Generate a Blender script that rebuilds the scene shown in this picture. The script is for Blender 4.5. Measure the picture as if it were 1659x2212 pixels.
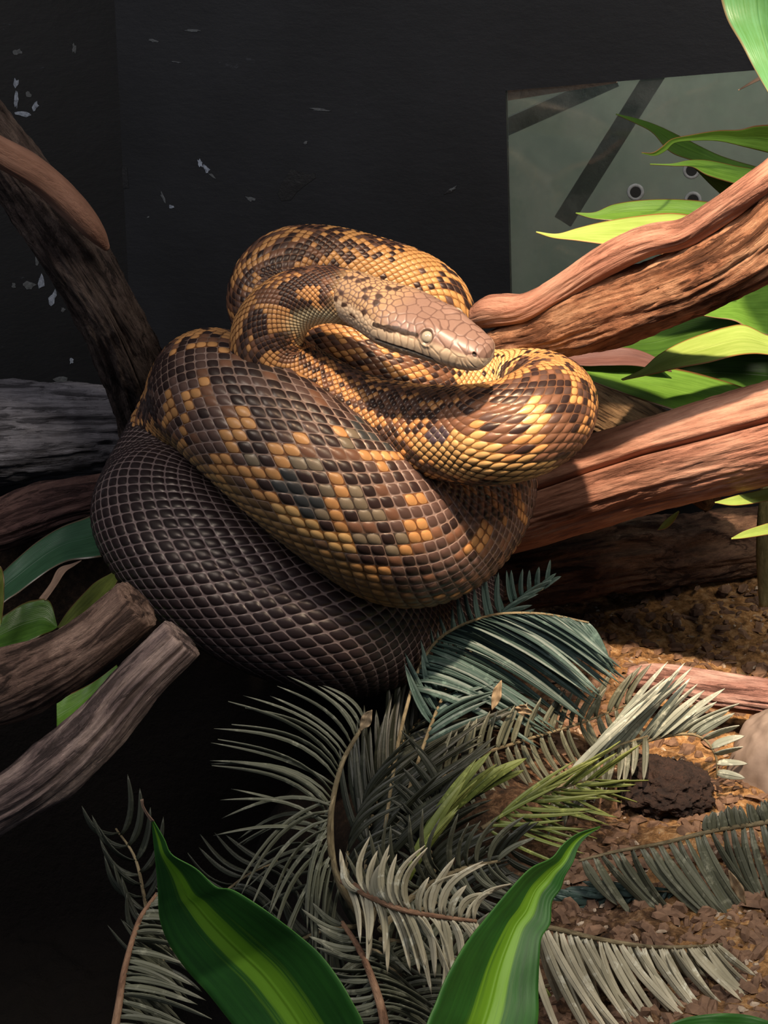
import bpy, bmesh, math, random
import numpy as np
from mathutils import Vector, Matrix

random.seed(7); RNG = np.random.default_rng(11)
for o in list(bpy.data.objects): bpy.data.objects.remove(o)
S = bpy.context.scene
COL = S.collection

# ------------------------------------------------------------------ camera
FPX = 3900.0; CX, CY = 829.5, 1106.0
PITCH = math.radians(20)
C0 = np.array([0, 0, .65])
FW = np.array([0, math.cos(PITCH), -math.sin(PITCH)])
UPV = np.array([0, math.sin(PITCH), math.cos(PITCH)])
RT = np.array([1., 0, 0])
cam = bpy.data.cameras.new('camera'); co = bpy.data.objects.new('camera', cam); COL.objects.link(co)
co.location = C0; co.rotation_euler = (math.pi/2 - PITCH, 0, 0)
cam.sensor_fit = 'VERTICAL'; cam.sensor_height = 24; cam.lens = 24*FPX/2212
cam.clip_start = .05; cam.clip_end = 50
S.camera = co

def P(px, py, d):
    return C0 + d*((px-CX)/FPX*RT - (py-CY)/FPX*UPV + FW)
def proj(p):
    q = np.asarray(p) - C0
    d = q @ FW
    return CX + FPX*(q @ RT)/d, CY - FPX*(q @ UPV)/d, d

# ------------------------------------------------------------------ world, lights, exposure
w = bpy.data.worlds.new('world'); S.world = w; w.use_nodes = True
w.node_tree.nodes['Background'].inputs[0].default_value = (.55, .65, .8, 1)
w.node_tree.nodes['Background'].inputs[1].default_value = .14
S.view_settings.view_transform = 'Standard'; S.view_settings.look = 'None'
S.view_settings.exposure = 0; S.view_settings.gamma = 1; S.view_settings.use_curve_mapping = False

def light(name, kind, loc, target, energy, color, **kw):
    l = bpy.data.lights.new(name, kind); l.energy = energy; l.color = color
    for k, v in kw.items(): setattr(l, k, v)
    o = bpy.data.objects.new(name, l); COL.objects.link(o); o.location = loc
    o.rotation_euler = (Vector(target)-Vector(loc)).to_track_quat('-Z', 'Y').to_euler()
    return o
# warm basking spotlight over the snake, unseen soft fill lamps added at the front left and over the right
light('basking_spotlight', 'SPOT', (.05, .58, 1.33), (.17, 1.28, .26), 195, (1, .76, .54),
      spot_size=math.radians(25), spot_blend=.75, shadow_soft_size=.022)
light('left_fill', 'AREA', (-.75, .35, 1.5), (-.15, 1.25, .15), 10.5, (.98, .93, .93), size=.5)
light('right_fill', 'AREA', (.55, .62, 1.05), (.38, 1.1, 0), 8.5, (1, .90, .76), size=.3)

# ------------------------------------------------------------------ numpy noise
def _hash(ix, iy, iz, seed):
    h = (ix*374761393 + iy*668265263 + iz*2147483647*3 + seed*974634777) & 0xffffffff
    h = ((h ^ (h >> 13))*1274126177) & 0xffffffff
    h = (h ^ (h >> 16)) & 0xffffffff
    h = (h*2246822519) & 0xffffffff
    h = h ^ (h >> 15)
    return (h & 0xffff)/65535.0
def noise3(p, seed=0):
    p = np.asarray(p, float); i = np.floor(p).astype(np.int64); f = p - i
    f = f*f*(3-2*f)
    r = 0
    for dx in (0, 1):
        for dy in (0, 1):
            for dz in (0, 1):
                wgt = (f[..., 0] if dx else 1-f[..., 0])*(f[..., 1] if dy else 1-f[..., 1])*(f[..., 2] if dz else 1-f[..., 2])
                r = r + wgt*_hash(i[..., 0]+dx, i[..., 1]+dy, i[..., 2]+dz, seed)
    return r*2-1
def fbm(p, oct=4, seed=0):
    a = 1; r = 0; s = 0; p = np.asarray(p, float)
    for k in range(oct):
        r = r + a*noise3(p, seed+k*17); s += a; a *= .5; p = p*2.03
    return r/s
def sstep(a, b, x):
    t = np.clip((np.asarray(x, float)-a)/(b-a), 0, 1); return t*t*(3-2*t)

# ------------------------------------------------------------------ object helpers
def tag(o, label=None, cat=None, group=None, kind=None):
    if label: o['label'] = label
    if cat: o['category'] = cat
    if group: o['group'] = group
    if kind: o['kind'] = kind
    return o
def empty(name, loc, label, cat, group=None):
    o = bpy.data.objects.new(name, None); COL.objects.link(o); o.location = Vector(loc); o.empty_display_size = .02
    return tag(o, label, cat, group)
def mesh_obj(name, verts, faces, mat, parent=None, attrs=None, smooth=True):
    verts = np.asarray(verts, float).reshape(-1, 3)
    loc = np.zeros(3)
    if parent is not None:
        verts = verts - np.array(parent_loc(parent))
    else:
        loc = np.array([verts[:, 0].mean(), verts[:, 1].mean(), verts[:, 2].min()])
        verts = verts - loc
    me = bpy.data.meshes.new(name)
    me.vertices.add(len(verts)); me.vertices.foreach_set('co', verts.ravel())
    if isinstance(faces, np.ndarray):
        n, k = faces.shape
        me.loops.add(n*k); me.loops.foreach_set('vertex_index', faces.ravel().astype(np.int32))
        me.polygons.add(n); me.polygons.foreach_set('loop_start', np.arange(0, n*k, k, dtype=np.int32))
        me.polygons.foreach_set('loop_total', np.full(n, k, dtype=np.int32))
        me.update(calc_edges=True)
    else:
        me = bpy.data.meshes.new(name); me.from_pydata([tuple(v) for v in verts], [], [tuple(f) for f in faces])
    me.validate()
    if smooth: me.polygons.foreach_set('use_smooth', np.ones(len(me.polygons), bool))
    for m in (mat if isinstance(mat, (list, tuple)) else [mat]): me.materials.append(m)
    for k, (typ, arr) in (attrs or {}).items():
        a = me.attributes.new(k, typ, 'POINT')
        key = {'FLOAT_COLOR': 'color', 'FLOAT_VECTOR': 'vector', 'FLOAT': 'value'}[typ]
        a.data.foreach_set(key, np.asarray(arr, float).ravel())
    o = bpy.data.objects.new(name, me); COL.objects.link(o)
    if parent is not None: o.parent = parent
    else: o.location = Vector(loc)
    return o
def parent_loc(p):
    l = np.array(p.location)
    while p.parent is not None:
        p = p.parent; l = l + np.array(p.location)
    return l
def grid_faces(nu, nv, wrap=False):
    i = np.arange(nu-1)[:, None]; j = np.arange(nv if wrap else nv-1)[None, :]
    j2 = (j+1) % nv
    return np.stack([i*nv+j, i*nv+j2, (i+1)*nv+j2, (i+1)*nv+j], -1).reshape(-1, 4)
def spline(pts, n):
    """Catmull-Rom through rows of pts (any width), n samples evenly spaced in arc length of the first 3 columns"""
    p = np.asarray(pts, float)
    q = np.vstack([2*p[0]-p[1], p, 2*p[-1]-p[-2]])
    out = []
    for k in range(len(p)-1):
        a, b, c, d = q[k], q[k+1], q[k+2], q[k+3]
        t = np.linspace(0, 1, 24, endpoint=False)[:, None]
        out.append(.5*((2*b) + (-a+c)*t + (2*a-5*b+4*c-d)*t**2 + (-a+3*b-3*c+d)*t**3))
    out = np.vstack(out + [p[-1:]])
    L = np.concatenate([[0], np.cumsum(np.linalg.norm(np.diff(out[:, :min(3, out.shape[1])], axis=0), axis=1))])
    s = np.linspace(0, L[-1], n)
    return np.stack([np.interp(s, L, out[:, k]) for k in range(out.shape[1])], 1), s
def smooth1(a, k):
    ker = np.ones(2*k+1)/(2*k+1)
    pad = np.concatenate([np.repeat(a[:1], k, 0), a, np.repeat(a[-1:], k, 0)])
    return np.stack([np.convolve(pad[:, c], ker, 'valid') for c in range(a.shape[1])], 1)
def frames(c, ref, relax=0.0, want=None):
    t = np.gradient(c, axis=0); t /= np.linalg.norm(t, axis=1)[:, None]
    n = np.zeros_like(c); v = np.array(ref, float); v -= (v@t[0])*t[0]; v /= np.linalg.norm(v)
    for i in range(len(c)):
        v = v - (v@t[i])*t[i]; v /= np.linalg.norm(v)
        if relax and want is not None:
            d = want - (want@t[i])*t[i]; m = np.linalg.norm(d)
            v = v + relax*m*m*d; v -= (v@t[i])*t[i]; v /= np.linalg.norm(v)
        n[i] = v
    return t, n, np.cross(t, n)

# ------------------------------------------------------------------ material helpers
class NT:
    def __init__(s, name):
        s.m = bpy.data.materials.new(name); s.m.use_nodes = True; s.t = s.m.node_tree; s.t.nodes.clear()
        s.out = s.N('ShaderNodeOutputMaterial')
    def N(s, typ, **kw):
        n = s.t.nodes.new(typ)
        for k, v in kw.items():
            if k.startswith('i_'):
                key = k[2:]; key = int(key) if key.isdigit() else key.replace('_', ' ')
                s.put(n, key, v)
            else: setattr(n, k, v)
        return n
    def put(s, n, key, v):
        inp = n.inputs[key]
        if isinstance(v, bpy.types.NodeSocket): s.t.links.new(v, inp)
        else:
            if isinstance(v, tuple) and len(v) == 3 and inp.type == 'RGBA': v = (*v, 1)
            inp.default_value = v
    def attr(s, name, out='Vector'): return s.N('ShaderNodeAttribute', attribute_name=name).outputs[out]
    def math(s, op, a, b=None, c=None, clamp=False):
        n = s.N('ShaderNodeMath', operation=op, use_clamp=clamp); s.put(n, 0, a)
        if b is not None: s.put(n, 1, b)
        if c is not None: s.put(n, 2, c)
        return n.outputs[0]
    def vmul(s, v, k):
        n = s.N('ShaderNodeVectorMath', operation='MULTIPLY'); s.put(n, 0, v); s.put(n, 1, k); return n.outputs[0]
    def noise(s, v, scale, detail=4, rough=.55, dist=0.0):
        n = s.N('ShaderNodeTexNoise'); s.put(n, 'Vector', v)
        s.put(n, 'Scale', scale); s.put(n, 'Detail', detail); s.put(n, 'Roughness', rough); s.put(n, 'Distortion', dist); return n.outputs['Fac']
    def ramp(s, f, stops, interp='LINEAR'):
        n = s.N('ShaderNodeValToRGB'); s.put(n, 0, f); r = n.color_ramp; r.interpolation = interp
        while len(r.elements) < len(stops): r.elements.new(.5)
        for e, (p, c) in zip(r.elements, stops): e.position = p; e.color = (*c, 1) if len(c) == 3 else c
        return n.outputs[0]
    def mix(s, f, a, b, mode='MIX'):
        n = s.N('ShaderNodeMix', data_type='RGBA', blend_type=mode); s.put(n, 0, f); s.put(n, 6, a); s.put(n, 7, b); return n.outputs[2]
    def map(s, x, a, b, c=0., d=1., smooth=False):
        n = s.N('ShaderNodeMapRange'); n.interpolation_type = 'SMOOTHSTEP' if smooth else 'LINEAR'
        for k, v in enumerate((x, a, b, c, d)): s.put(n, k, v)
        return n.outputs[0]
    def bump(s, h, strength, dist, normal=None):
        n = s.N('ShaderNodeBump'); s.put(n, 'Height', h); s.put(n, 'Strength', strength); s.put(n, 'Distance', dist)
        if normal is not None: s.put(n, 'Normal', normal)
        return n.outputs[0]
    def bsdf(s, color, rough, normal=None, **kw):
        n = s.N('ShaderNodeBsdfPrincipled'); s.put(n, 'Base Color', color); s.put(n, 'Roughness', rough)
        if normal is not None: s.put(n, 'Normal', normal)
        for k, v in kw.items(): s.put(n, k.replace('_', ' '), v)
        s.t.links.new(n.outputs[0], s.out.inputs[0]); return n

def bark_mat(name, dark, mid, light_, stretch=9, scale=60, bump=.8, hl=.62):
    m = NT(name)
    c = m.attr('co')
    v = m.vmul(c, (1/stretch, 1, 1))
    n1 = m.noise(v, scale*1.6, 8, .65, .6)
    n2 = m.noise(c, scale*.35, 5, .6, .4)
    n3 = m.noise(v, scale*7, 4, .7)
    f = m.math('ADD', m.math('MULTIPLY', n1, .6), m.math('MULTIPLY', n2, .4))
    colr = m.ramp(f, [(.34, dark), (.47, mid), (hl, light_)])
    colr = m.mix(m.map(n3, .35, .65), m.mix(.55, colr, dark), colr)
    h = m.math('ADD', n1, m.math('MULTIPLY', n3, .35))
    crack = m.map(n1, .33, .45, 0, 1)
    h = m.math('ADD', h, m.math('MULTIPLY', crack, .6))
    h = m.math('ADD', h, m.math('MULTIPLY', n2, .5))
    m.bsdf(colr, .82, m.bump(h, bump, .006), **{'Specular_IOR_Level': .25})
    return m.m
def plain_mat(name, c1, c2, scale=40, rough=.8, bump=.3, dist=.003, **kw):
    m = NT(name); tc = m.N('ShaderNodeTexCoord').outputs['Object']
    n = m.noise(tc, scale, 8, .65); n2 = m.noise(tc, scale*5, 4, .6)
    colr = m.ramp(m.math('ADD', m.math('MULTIPLY', n, .7), m.math('MULTIPLY', n2, .3)), [(.35, c1), (.62, c2)])
    m.bsdf(colr, rough, m.bump(m.math('ADD', n, m.math('MULTIPLY', n2, .4)), bump, dist), **kw)
    return m.m
def leaf_mat(name, base, dark, edge=None, stripe=None, stripe_w=.25, trans=.35, rough=.38, veins=70, estart=.90):
    """attribute 'lf' = (across -1..1, along 0..1, random)"""
    m = NT(name); a = m.attr('lf'); sp = m.N('ShaderNodeSeparateXYZ'); m.put(sp, 0, a)
    x, y, r = sp.outputs
    ax = m.math('ABSOLUTE', x)
    cmb = m.N('ShaderNodeCombineXYZ'); m.put(cmb, 0, m.math('MULTIPLY', x, 14)); m.put(cmb, 1, m.math('MULTIPLY', y, 1.6)); m.put(cmb, 2, r)
    st = m.noise(cmb.outputs[0], 1.0, 4, .6)
    cmb2 = m.N('ShaderNodeCombineXYZ'); m.put(cmb2, 0, m.math('MULTIPLY', x, 3)); m.put(cmb2, 1, m.math('MULTIPLY', y, 5)); m.put(cmb2, 2, r)
    bl = m.noise(cmb2.outputs[0], 1.3, 4, .6)
    colr = m.mix(m.map(m.math('ADD', m.math('MULTIPLY', st, .55), m.math('MULTIPLY', bl, .45)), .35, .62), dark, base)
    if stripe:
        cc = m.math('ADD', ax, m.math('MULTIPLY', m.math('SUBTRACT', st, .5), .55))
        colr = m.mix(m.map(cc, stripe_w*.55, stripe_w*1.25, 1, 0, True), colr, stripe)
    if edge:
        ee = m.math('ADD', ax, m.math('MULTIPLY', m.math('SUBTRACT', bl, .5), .12))
        colr = m.mix(m.map(ee, estart, estart+.07, 0, .85, True), colr, edge)
    vein = m.math('SINE', m.math('MULTIPLY', x, veins))
    rib = m.map(ax, 0, .05, 1, 0, True)
    h = m.math('ADD', m.math('MULTIPLY', vein, .04), m.math('ADD', rib, m.math('MULTIPLY', bl, .5)))
    nrm = m.bump(h, .35, .0015)
    b = m.bsdf(colr, rough, nrm, **{'Specular_IOR_Level': .5})
    tr = m.N('ShaderNodeBsdfTranslucent'); m.put(tr, 0, m.mix(.35, colr, (.55, .8, .1), 'MULTIPLY') if False else colr); m.put(tr, 'Normal', nrm)
    mx = m.N('ShaderNodeMixShader'); m.put(mx, 0, trans); m.put(mx, 1, b.outputs[0]); m.put(mx, 2, tr.outputs[0])
    m.t.links.new(mx.outputs[0], m.out.inputs[0])
    return m.m

# ================================================================== THE SETTING
# ---- back wall (black painted board) with the window opening cut through it
W0 = P(829, 700, 1.72)                                  # a point on the wall
yaw = math.radians(-11)
WN = np.array([math.sin(yaw), -math.cos(yaw), 0])       # normal towards the room
WX = np.array([math.cos(yaw), math.sin(yaw), 0]); WZ = np.array([0, 0, 1.])
def on_wall(px, py, off=0.0):
    r = P(px, py, 1) - C0
    t = ((W0 + WN*off - C0) @ WN)/(r @ WN)
    return C0 + r*t
def wall_mat(name, base, scuff):
    m = NT(name); tc = m.N('ShaderNodeTexCoord').outputs['Object']
    n = m.noise(tc, 9, 6, .6); n2 = m.noise(m.vmul(tc, (1, 1, 3)), 38, 6, .7); n3 = m.noise(tc, 160, 3, .6)
    colr = m.ramp(n, [(.3, tuple(x*.75 for x in base)), (.7, tuple(x*1.25 for x in base))])
    msk = m.math('MULTIPLY', m.map(n2, .66, .72, 0, 1), m.map(n, .5, .6, 0, 1))
    colr = m.mix(m.math('MULTIPLY', msk, .35), colr, scuff)
    m.bsdf(colr, .55, m.bump(m.math('ADD', m.math('MULTIPLY', n3, .5), n2), .25, .0015), **{'Specular_IOR_Level': .3})
    return m.m
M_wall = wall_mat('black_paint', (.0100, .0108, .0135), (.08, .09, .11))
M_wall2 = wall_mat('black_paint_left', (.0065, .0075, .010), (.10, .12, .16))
cor = on_wall(262, 300)                                  # corner of the two black walls
def wc(p): q = p - W0; return np.array([q@WX, q@WZ])
hole = [wc(on_wall(1092, 196)), wc(on_wall(1760, 141)), wc(on_wall(1760, 830)), wc(on_wall(1106, 800))]
def wp(ab, off=0): return W0 + ab[0]*WX + ab[1]*WZ + WN*off
xL = wc(cor)[0]; zB = -W0[2]-.35; zT = 1.0; xR = 1.3
outer = [np.array([xL, zT]), np.array([xR, zT]), np.array([xR, zB]), np.array([xL, zB])]
v = [wp(a, 0) for a in outer] + [wp(a, 0) for a in hole] + [wp(a, -.012) for a in outer] + [wp(a, -.012) for a in hole]
f = []
for k in range(4):
    j = (k+1) % 4
    f += [(k, j, 4+j, 4+k), (8+k, 12+k, 12+j, 8+j), (4+k, 4+j, 12+j, 12+k), (k, 8+k, 8+j, j)]
wall = tag(mesh_obj('wall_back', v, f, M_wall, smooth=False), kind='structure')
# left wall from the corner towards the camera
a = wp([xL, 0]); side = np.array([-.80, -.60, 0])
v = []
for off in (0, .012):
    o_ = np.array([-.6, .8, 0])*off
    for (s_, z_) in ((0, zT), (1.0, zT), (1.0, zB), (0, zB)): v.append(a + side*s_ + WZ*z_ + o_)
f = [(0, 1, 2, 3), (4, 7, 6, 5), (0, 4, 5, 1), (1, 5, 6, 2), (2, 6, 7, 3), (3, 7, 4, 0)]
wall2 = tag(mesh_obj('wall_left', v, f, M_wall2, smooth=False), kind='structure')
LN = np.array([.6, -.8, 0])
def on_left(px, py, off=0.0):
    r = P(px, py, 1) - C0; t = ((a + LN*off - C0) @ LN)/(r @ LN); return C0 + r*t

def flake(cx, cy, pts, mat, where, parent, name, off=.0006):
    """thin irregular flake of paint on a wall, outline pts in pixels around (cx,cy)"""
    ring = [where(cx+x, cy+y, off) for x, y in pts]; back = [where(cx+x, cy+y, 0) for x, y in pts]
    c = where(cx, cy, off*1.3); n = len(pts)
    v = ring + back + [c]
    f = [(i, (i+1) % n, 2*n) for i in range(n)] + [(n+i, n+(i+1) % n, (i+1) % n, i) for i in range(n)]
    return mesh_obj(name, v, f, mat, parent, smooth=False)
M_fleck = plain_mat('pale_scuff', (.05, .06, .085), (.26, .30, .38), 300, .7)
M_fleck2 = plain_mat('grey_scuff', (.03, .033, .04), (.08, .09, .10), 300, .7)
M_patch = plain_mat('torn_patch', (.004, .004, .005), (.007, .007, .008), 60, .5)
def rand_outline(rx, ry, n=11, ang=0, j=.45):
    out = []
    for k in range(n):
        t = 2*math.pi*k/n; r = 1 + random.uniform(-j, j)
        x, y = rx*r*math.cos(t), ry*r*math.sin(t)
        out.append((x*math.cos(ang)-y*math.sin(ang), x*math.sin(ang)+y*math.cos(ang)))
    return out
for (x, y, rx, ry, an, mt) in [(432, 352, 6, 11, -.3, 0), (446, 366, 10, 5, .9, 0), (458, 380, 8, 3, .7, 1), (370, 447, 6, 4, .6, 0), (352, 425, 3, 12, -.4, 1),
        (418, 66, 17, 2.5, .05, 1), (331, 88, 9, 3, .1, 1), (540, 430, 10, 6, .3, 1), (660, 308, 4, 3, 0, 1), (320, 469, 3, 2.5, 0, 1), (690, 237, 18, 2.5, .1, 1),
        (236, 170, 2.5, 2.5, 0, 1), (254, 192, 3, 4, 0, 1), (380, 134, 14, 2, .1, 1), (975, 410, 14, 4, -.5, 1)]:
    if x > 262: flake(x, y, rand_outline(rx, ry, ang=an), (M_fleck, M_fleck2)[mt], on_wall, wall, 'paint_scuff')
for (x, y, rx, ry, an, mt) in [(33, 180, 5, 12, .2, 0), (36, 215, 4, 22, .05, 0), (50, 247, 14, 5, .1, 0), (74, 232, 6, 11, .5, 0), (60, 205, 6, 6, 0, 1), (38, 112, 9, 6, 0, 1),
        (88, 608, 6, 14, -.1, 0), (113, 643, 8, 14, .4, 0), (60, 615, 14, 8, 0, 1), (30, 617, 4, 6, 0, 1), (155, 780, 5, 7, 0, 0), (130, 822, 14, 8, 0, 1), (80, 560, 4, 14, 0, 1),
        (136, 668, 5, 5, 0, 1), (160, 105, 4, 9, 0, 1)]:
    flake(x, y, rand_outline(rx, ry, ang=an), (M_fleck, M_fleck2)[mt], on_left, wall2, 'paint_scuff')
flake(640, 398, [(-12, -32), (4, -28), (24, -22), (40, -24), (42, -14), (28, -4), (14, 6), (0, 18), (-12, 34), (-32, 36), (-40, 22), (-34, 2), (-24, -14)], M_patch, on_wall, wall, 'torn_patch')
flake(236+30, 400, [(-2, -40), (8, -38), (12, 6), (-6, 8)], M_patch, on_wall, wall, 'torn_patch')
flake(972, 412, [(-14, 8), (-4, -2), (14, -8), (4, 4)], M_patch, on_wall, wall, 'torn_patch')

# ---- room seen through the window
M_room = plain_mat('grey_green_plaster', (.075, .09, .075), (.12, .135, .11), 6, .9, .05)
M_beam = plain_mat('dark_beam', (.022, .03, .028), (.035, .045, .04), 30, .7)
M_brown = plain_mat('brown_timber', (.07, .04, .03), (.14, .08, .055), 40, .8)
M_shrub = plain_mat('dim_leaf', (.05, .09, .05), (.10, .16, .08), 20, .6)
def wbox(name, a0, a1, b0, b1, o0, o1, mat, parent=None, rot=0):
    """box in wall coordinates (along, up, behind)"""
    cx_, cb = (a0+a1)/2, (b0+b1)/2; v = []
    for o_ in (o0, o1):
        for (x, y) in ((a0, b0), (a1, b0), (a1, b1), (a0, b1)):
            x -= cx_; y -= cb
            v.append(wp([cx_ + x*math.cos(rot)-y*math.sin(rot), cb + x*math.sin(rot)+y*math.cos(rot)], -o_))
    f = [(0, 1, 2, 3), (4, 7, 6, 5), (0, 4, 5, 1), (1, 5, 6, 2), (2, 6, 7, 3), (3, 7, 4, 0)]
    return mesh_obj(name, v, f, mat, parent, smooth=False)
tag(wbox('wall_beyond', -.3, 1.4, -.9, 1.0, .60, .62, M_room), kind='structure')
def behind(px, py, o_):                                   # wall coordinates of a pixel on the plane o_ behind the wall
    r = P(px, py, 1)-C0; t = ((W0 - WN*o_ - C0) @ WN)/(r @ WN); return wc(C0 + r*t)
def bar(name, p, q, wpx, o_, th, mat, label, cat):
    A, B = behind(*p, o_), behind(*q, o_); L = np.linalg.norm(B-A); ang = math.atan2(B[1]-A[1], B[0]-A[0]); m_ = (A+B)/2
    hw = wpx*(1.72+o_)/FPX/2
    ob = wbox(name, m_[0]-L/2, m_[0]+L/2, m_[1]-hw, m_[1]+hw, o_, o_+th, mat, rot=ang)
    return tag(ob, label, cat)
bar('steel_strut', (1460, 90), (1215, 480), 40, .30, .02, M_beam, 'dark diagonal strut seen through the window, leaning to the right', 'beam')
bar('timber_rail', (1040, 300), (1330, 170), 34, .34, .02, M_beam, 'dark slanting rail behind the upper left corner of the window', 'rail')
bar('roof_timber', (1085, 206), (1330, 166), 26, .28, .02, M_brown, 'brown timber just under the top edge of the window', 'timber')
def behind_pt(px, py, o_): return wp(behind(px, py, o_), -o_)
light('next_room_fill', 'AREA', wp([.55, .75], -.25), wp([.4, .1], -.6), 12.5, (1, 1, .90), size=.3)  # unseen lamp added to brighten the wall beyond the window
# ---- window pane with drilled holes
gm = NT('window_acrylic')
tc = gm.N('ShaderNodeTexCoord').outputs['Object']
sm = gm.noise(gm.vmul(tc, (1, 1, 1)), 14, 6, .7)
gl = gm.bsdf((.9, .95, .92), .02, None, **{'Transmission_Weight': 1.0, 'IOR': 1.3})
df = gm.N('ShaderNodeBsdfDiffuse'); gm.put(df, 0, (.22, .22, .20))
mx = gm.N('ShaderNodeMixShader'); gm.put(mx, 0, gm.map(sm, .42, .75, .02, .28)); gm.put(mx, 1, gl.outputs[0]); gm.put(mx, 2, df.outputs[0])
gm.t.links.new(mx.outputs[0], gm.out.inputs[0])
hv = [wp(h_, -.003) for h_ in hole] + [wp(h_, -.009) for h_ in hole]
pane = tag(mesh_obj('window_1', hv, [(0, 1, 2, 3), (4, 7, 6, 5), (0, 4, 5, 1), (1, 5, 6, 2), (2, 6, 7, 3), (3, 7, 4, 0)], gm.m, smooth=False), kind='structure')
M_ring = plain_mat('scratched_ring', (.14, .15, .15), (.26, .27, .28), 200, .5)
M_hole = plain_mat('dark_hole', (.006, .006, .006), (.01, .01, .01), 100, .9)
def ringmesh(c, ax, ay, nrm, R, r, name, mat, parent, fill=False):
    v, f = [], []; n = 28; m_ = 8
    if fill:
        for k in range(n): t = 2*math.pi*k/n; v.append(c + R*(ax*math.cos(t)+ay*math.sin(t)))
        for k in range(n): t = 2*math.pi*k/n; v.append(c + nrm*.001 + R*(ax*math.cos(t)+ay*math.sin(t)))
        f = [tuple(range(n, 2*n))] + [(k, (k+1) % n, n+(k+1) % n, n+k) for k in range(n)]
        return mesh_obj(name, v, f, mat, parent, smooth=False)
    for k in range(n):
        t = 2*math.pi*k/n; d = ax*math.cos(t)+ay*math.sin(t)
        for j in range(m_):
            u = 2*math.pi*j/m_; v.append(c + d*(R+r*math.cos(u)) + nrm*r*.5*math.sin(u))
    for k in range(n):
        for j in range(m_):
            k2, j2 = (k+1) % n, (j+1) % m_; f.append((k*m_+j, k*m_+j2, k2*m_+j2, k2*m_+j))
    return mesh_obj(name, v, f, mat, parent)
for (x, y) in ((1373, 415), (1494, 368), (1497, 432)):
    c = on_wall(x, y, -.0025)
    ringmesh(c, WX, WZ, WN, .0062, .0016, 'hole_rim', M_ring, pane)
    ringmesh(c, WX, WZ, WN, .0048, 0, 'vent_hole', M_hole, pane, True)
A, B = on_wall(1350, 395, -.002), on_wall(1262, 488, -.002)

# ---- ground
def ground_z(x, y):
    p = np.stack([x*9, y*9, 0*x], -1)
    z = .018*fbm(p, 3, 3) + .006*fbm(p*5, 3, 9) + .003*fbm(p*18, 2, 19)
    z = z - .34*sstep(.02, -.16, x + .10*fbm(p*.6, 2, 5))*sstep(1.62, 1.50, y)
    z = z + .05*sstep(1.45, 1.7, y)
    return z
gx, gy = np.meshgrid(np.linspace(-.95, .95, 420), np.linspace(.62, 2.05, 320), indexing='ij')
gz = ground_z(gx, gy)
m = NT('mulch_soil'); tc = m.N('ShaderNodeTexCoord').outputs['Object']
n1 = m.noise(tc, 22, 8, .7); n2 = m.noise(tc, 120, 6, .7); n3 = m.noise(tc, 6, 3, .5)
c1 = m.ramp(n2, [(.35, (.022, .013, .009)), (.5, (.085, .045, .024)), (.66, (.25, .15, .085))])
c2 = m.ramp(n2, [(.35, (.12, .06, .022)), (.52, (.42, .22, .085)), (.68, (.62, .42, .22))])
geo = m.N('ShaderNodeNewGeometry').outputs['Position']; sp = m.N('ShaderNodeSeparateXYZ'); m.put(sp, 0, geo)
sand = m.math('MULTIPLY', m.map(m.math('ADD', sp.outputs[0], m.math('MULTIPLY', n1, .12)), .20, .30, 0, 1, True), m.map(n1, .30, .52, 0, 1))
cc = m.mix(sand, c1, c2)
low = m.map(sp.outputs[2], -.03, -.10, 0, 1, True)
cc = m.mix(low, cc, (.006, .006, .007))  # dropped floor at left blackened: deep shadow put into the colour
ground_shade = m.map(m.math('ADD', sp.outputs[0], m.math('MULTIPLY', n1, .08)), .17, .08, 0, .85, True)  # soil darkened below the coils and leftward: shade put into its colour
cc = m.mix(ground_shade, cc, (.010, .007, .005))
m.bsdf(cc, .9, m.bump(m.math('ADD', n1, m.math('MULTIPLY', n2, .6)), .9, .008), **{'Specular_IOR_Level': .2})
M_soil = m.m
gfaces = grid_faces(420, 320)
tag(mesh_obj('floor', np.stack([gx, gy, gz], -1).reshape(-1, 3), gfaces[:, ::-1].copy(), M_soil), kind='structure')

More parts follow.
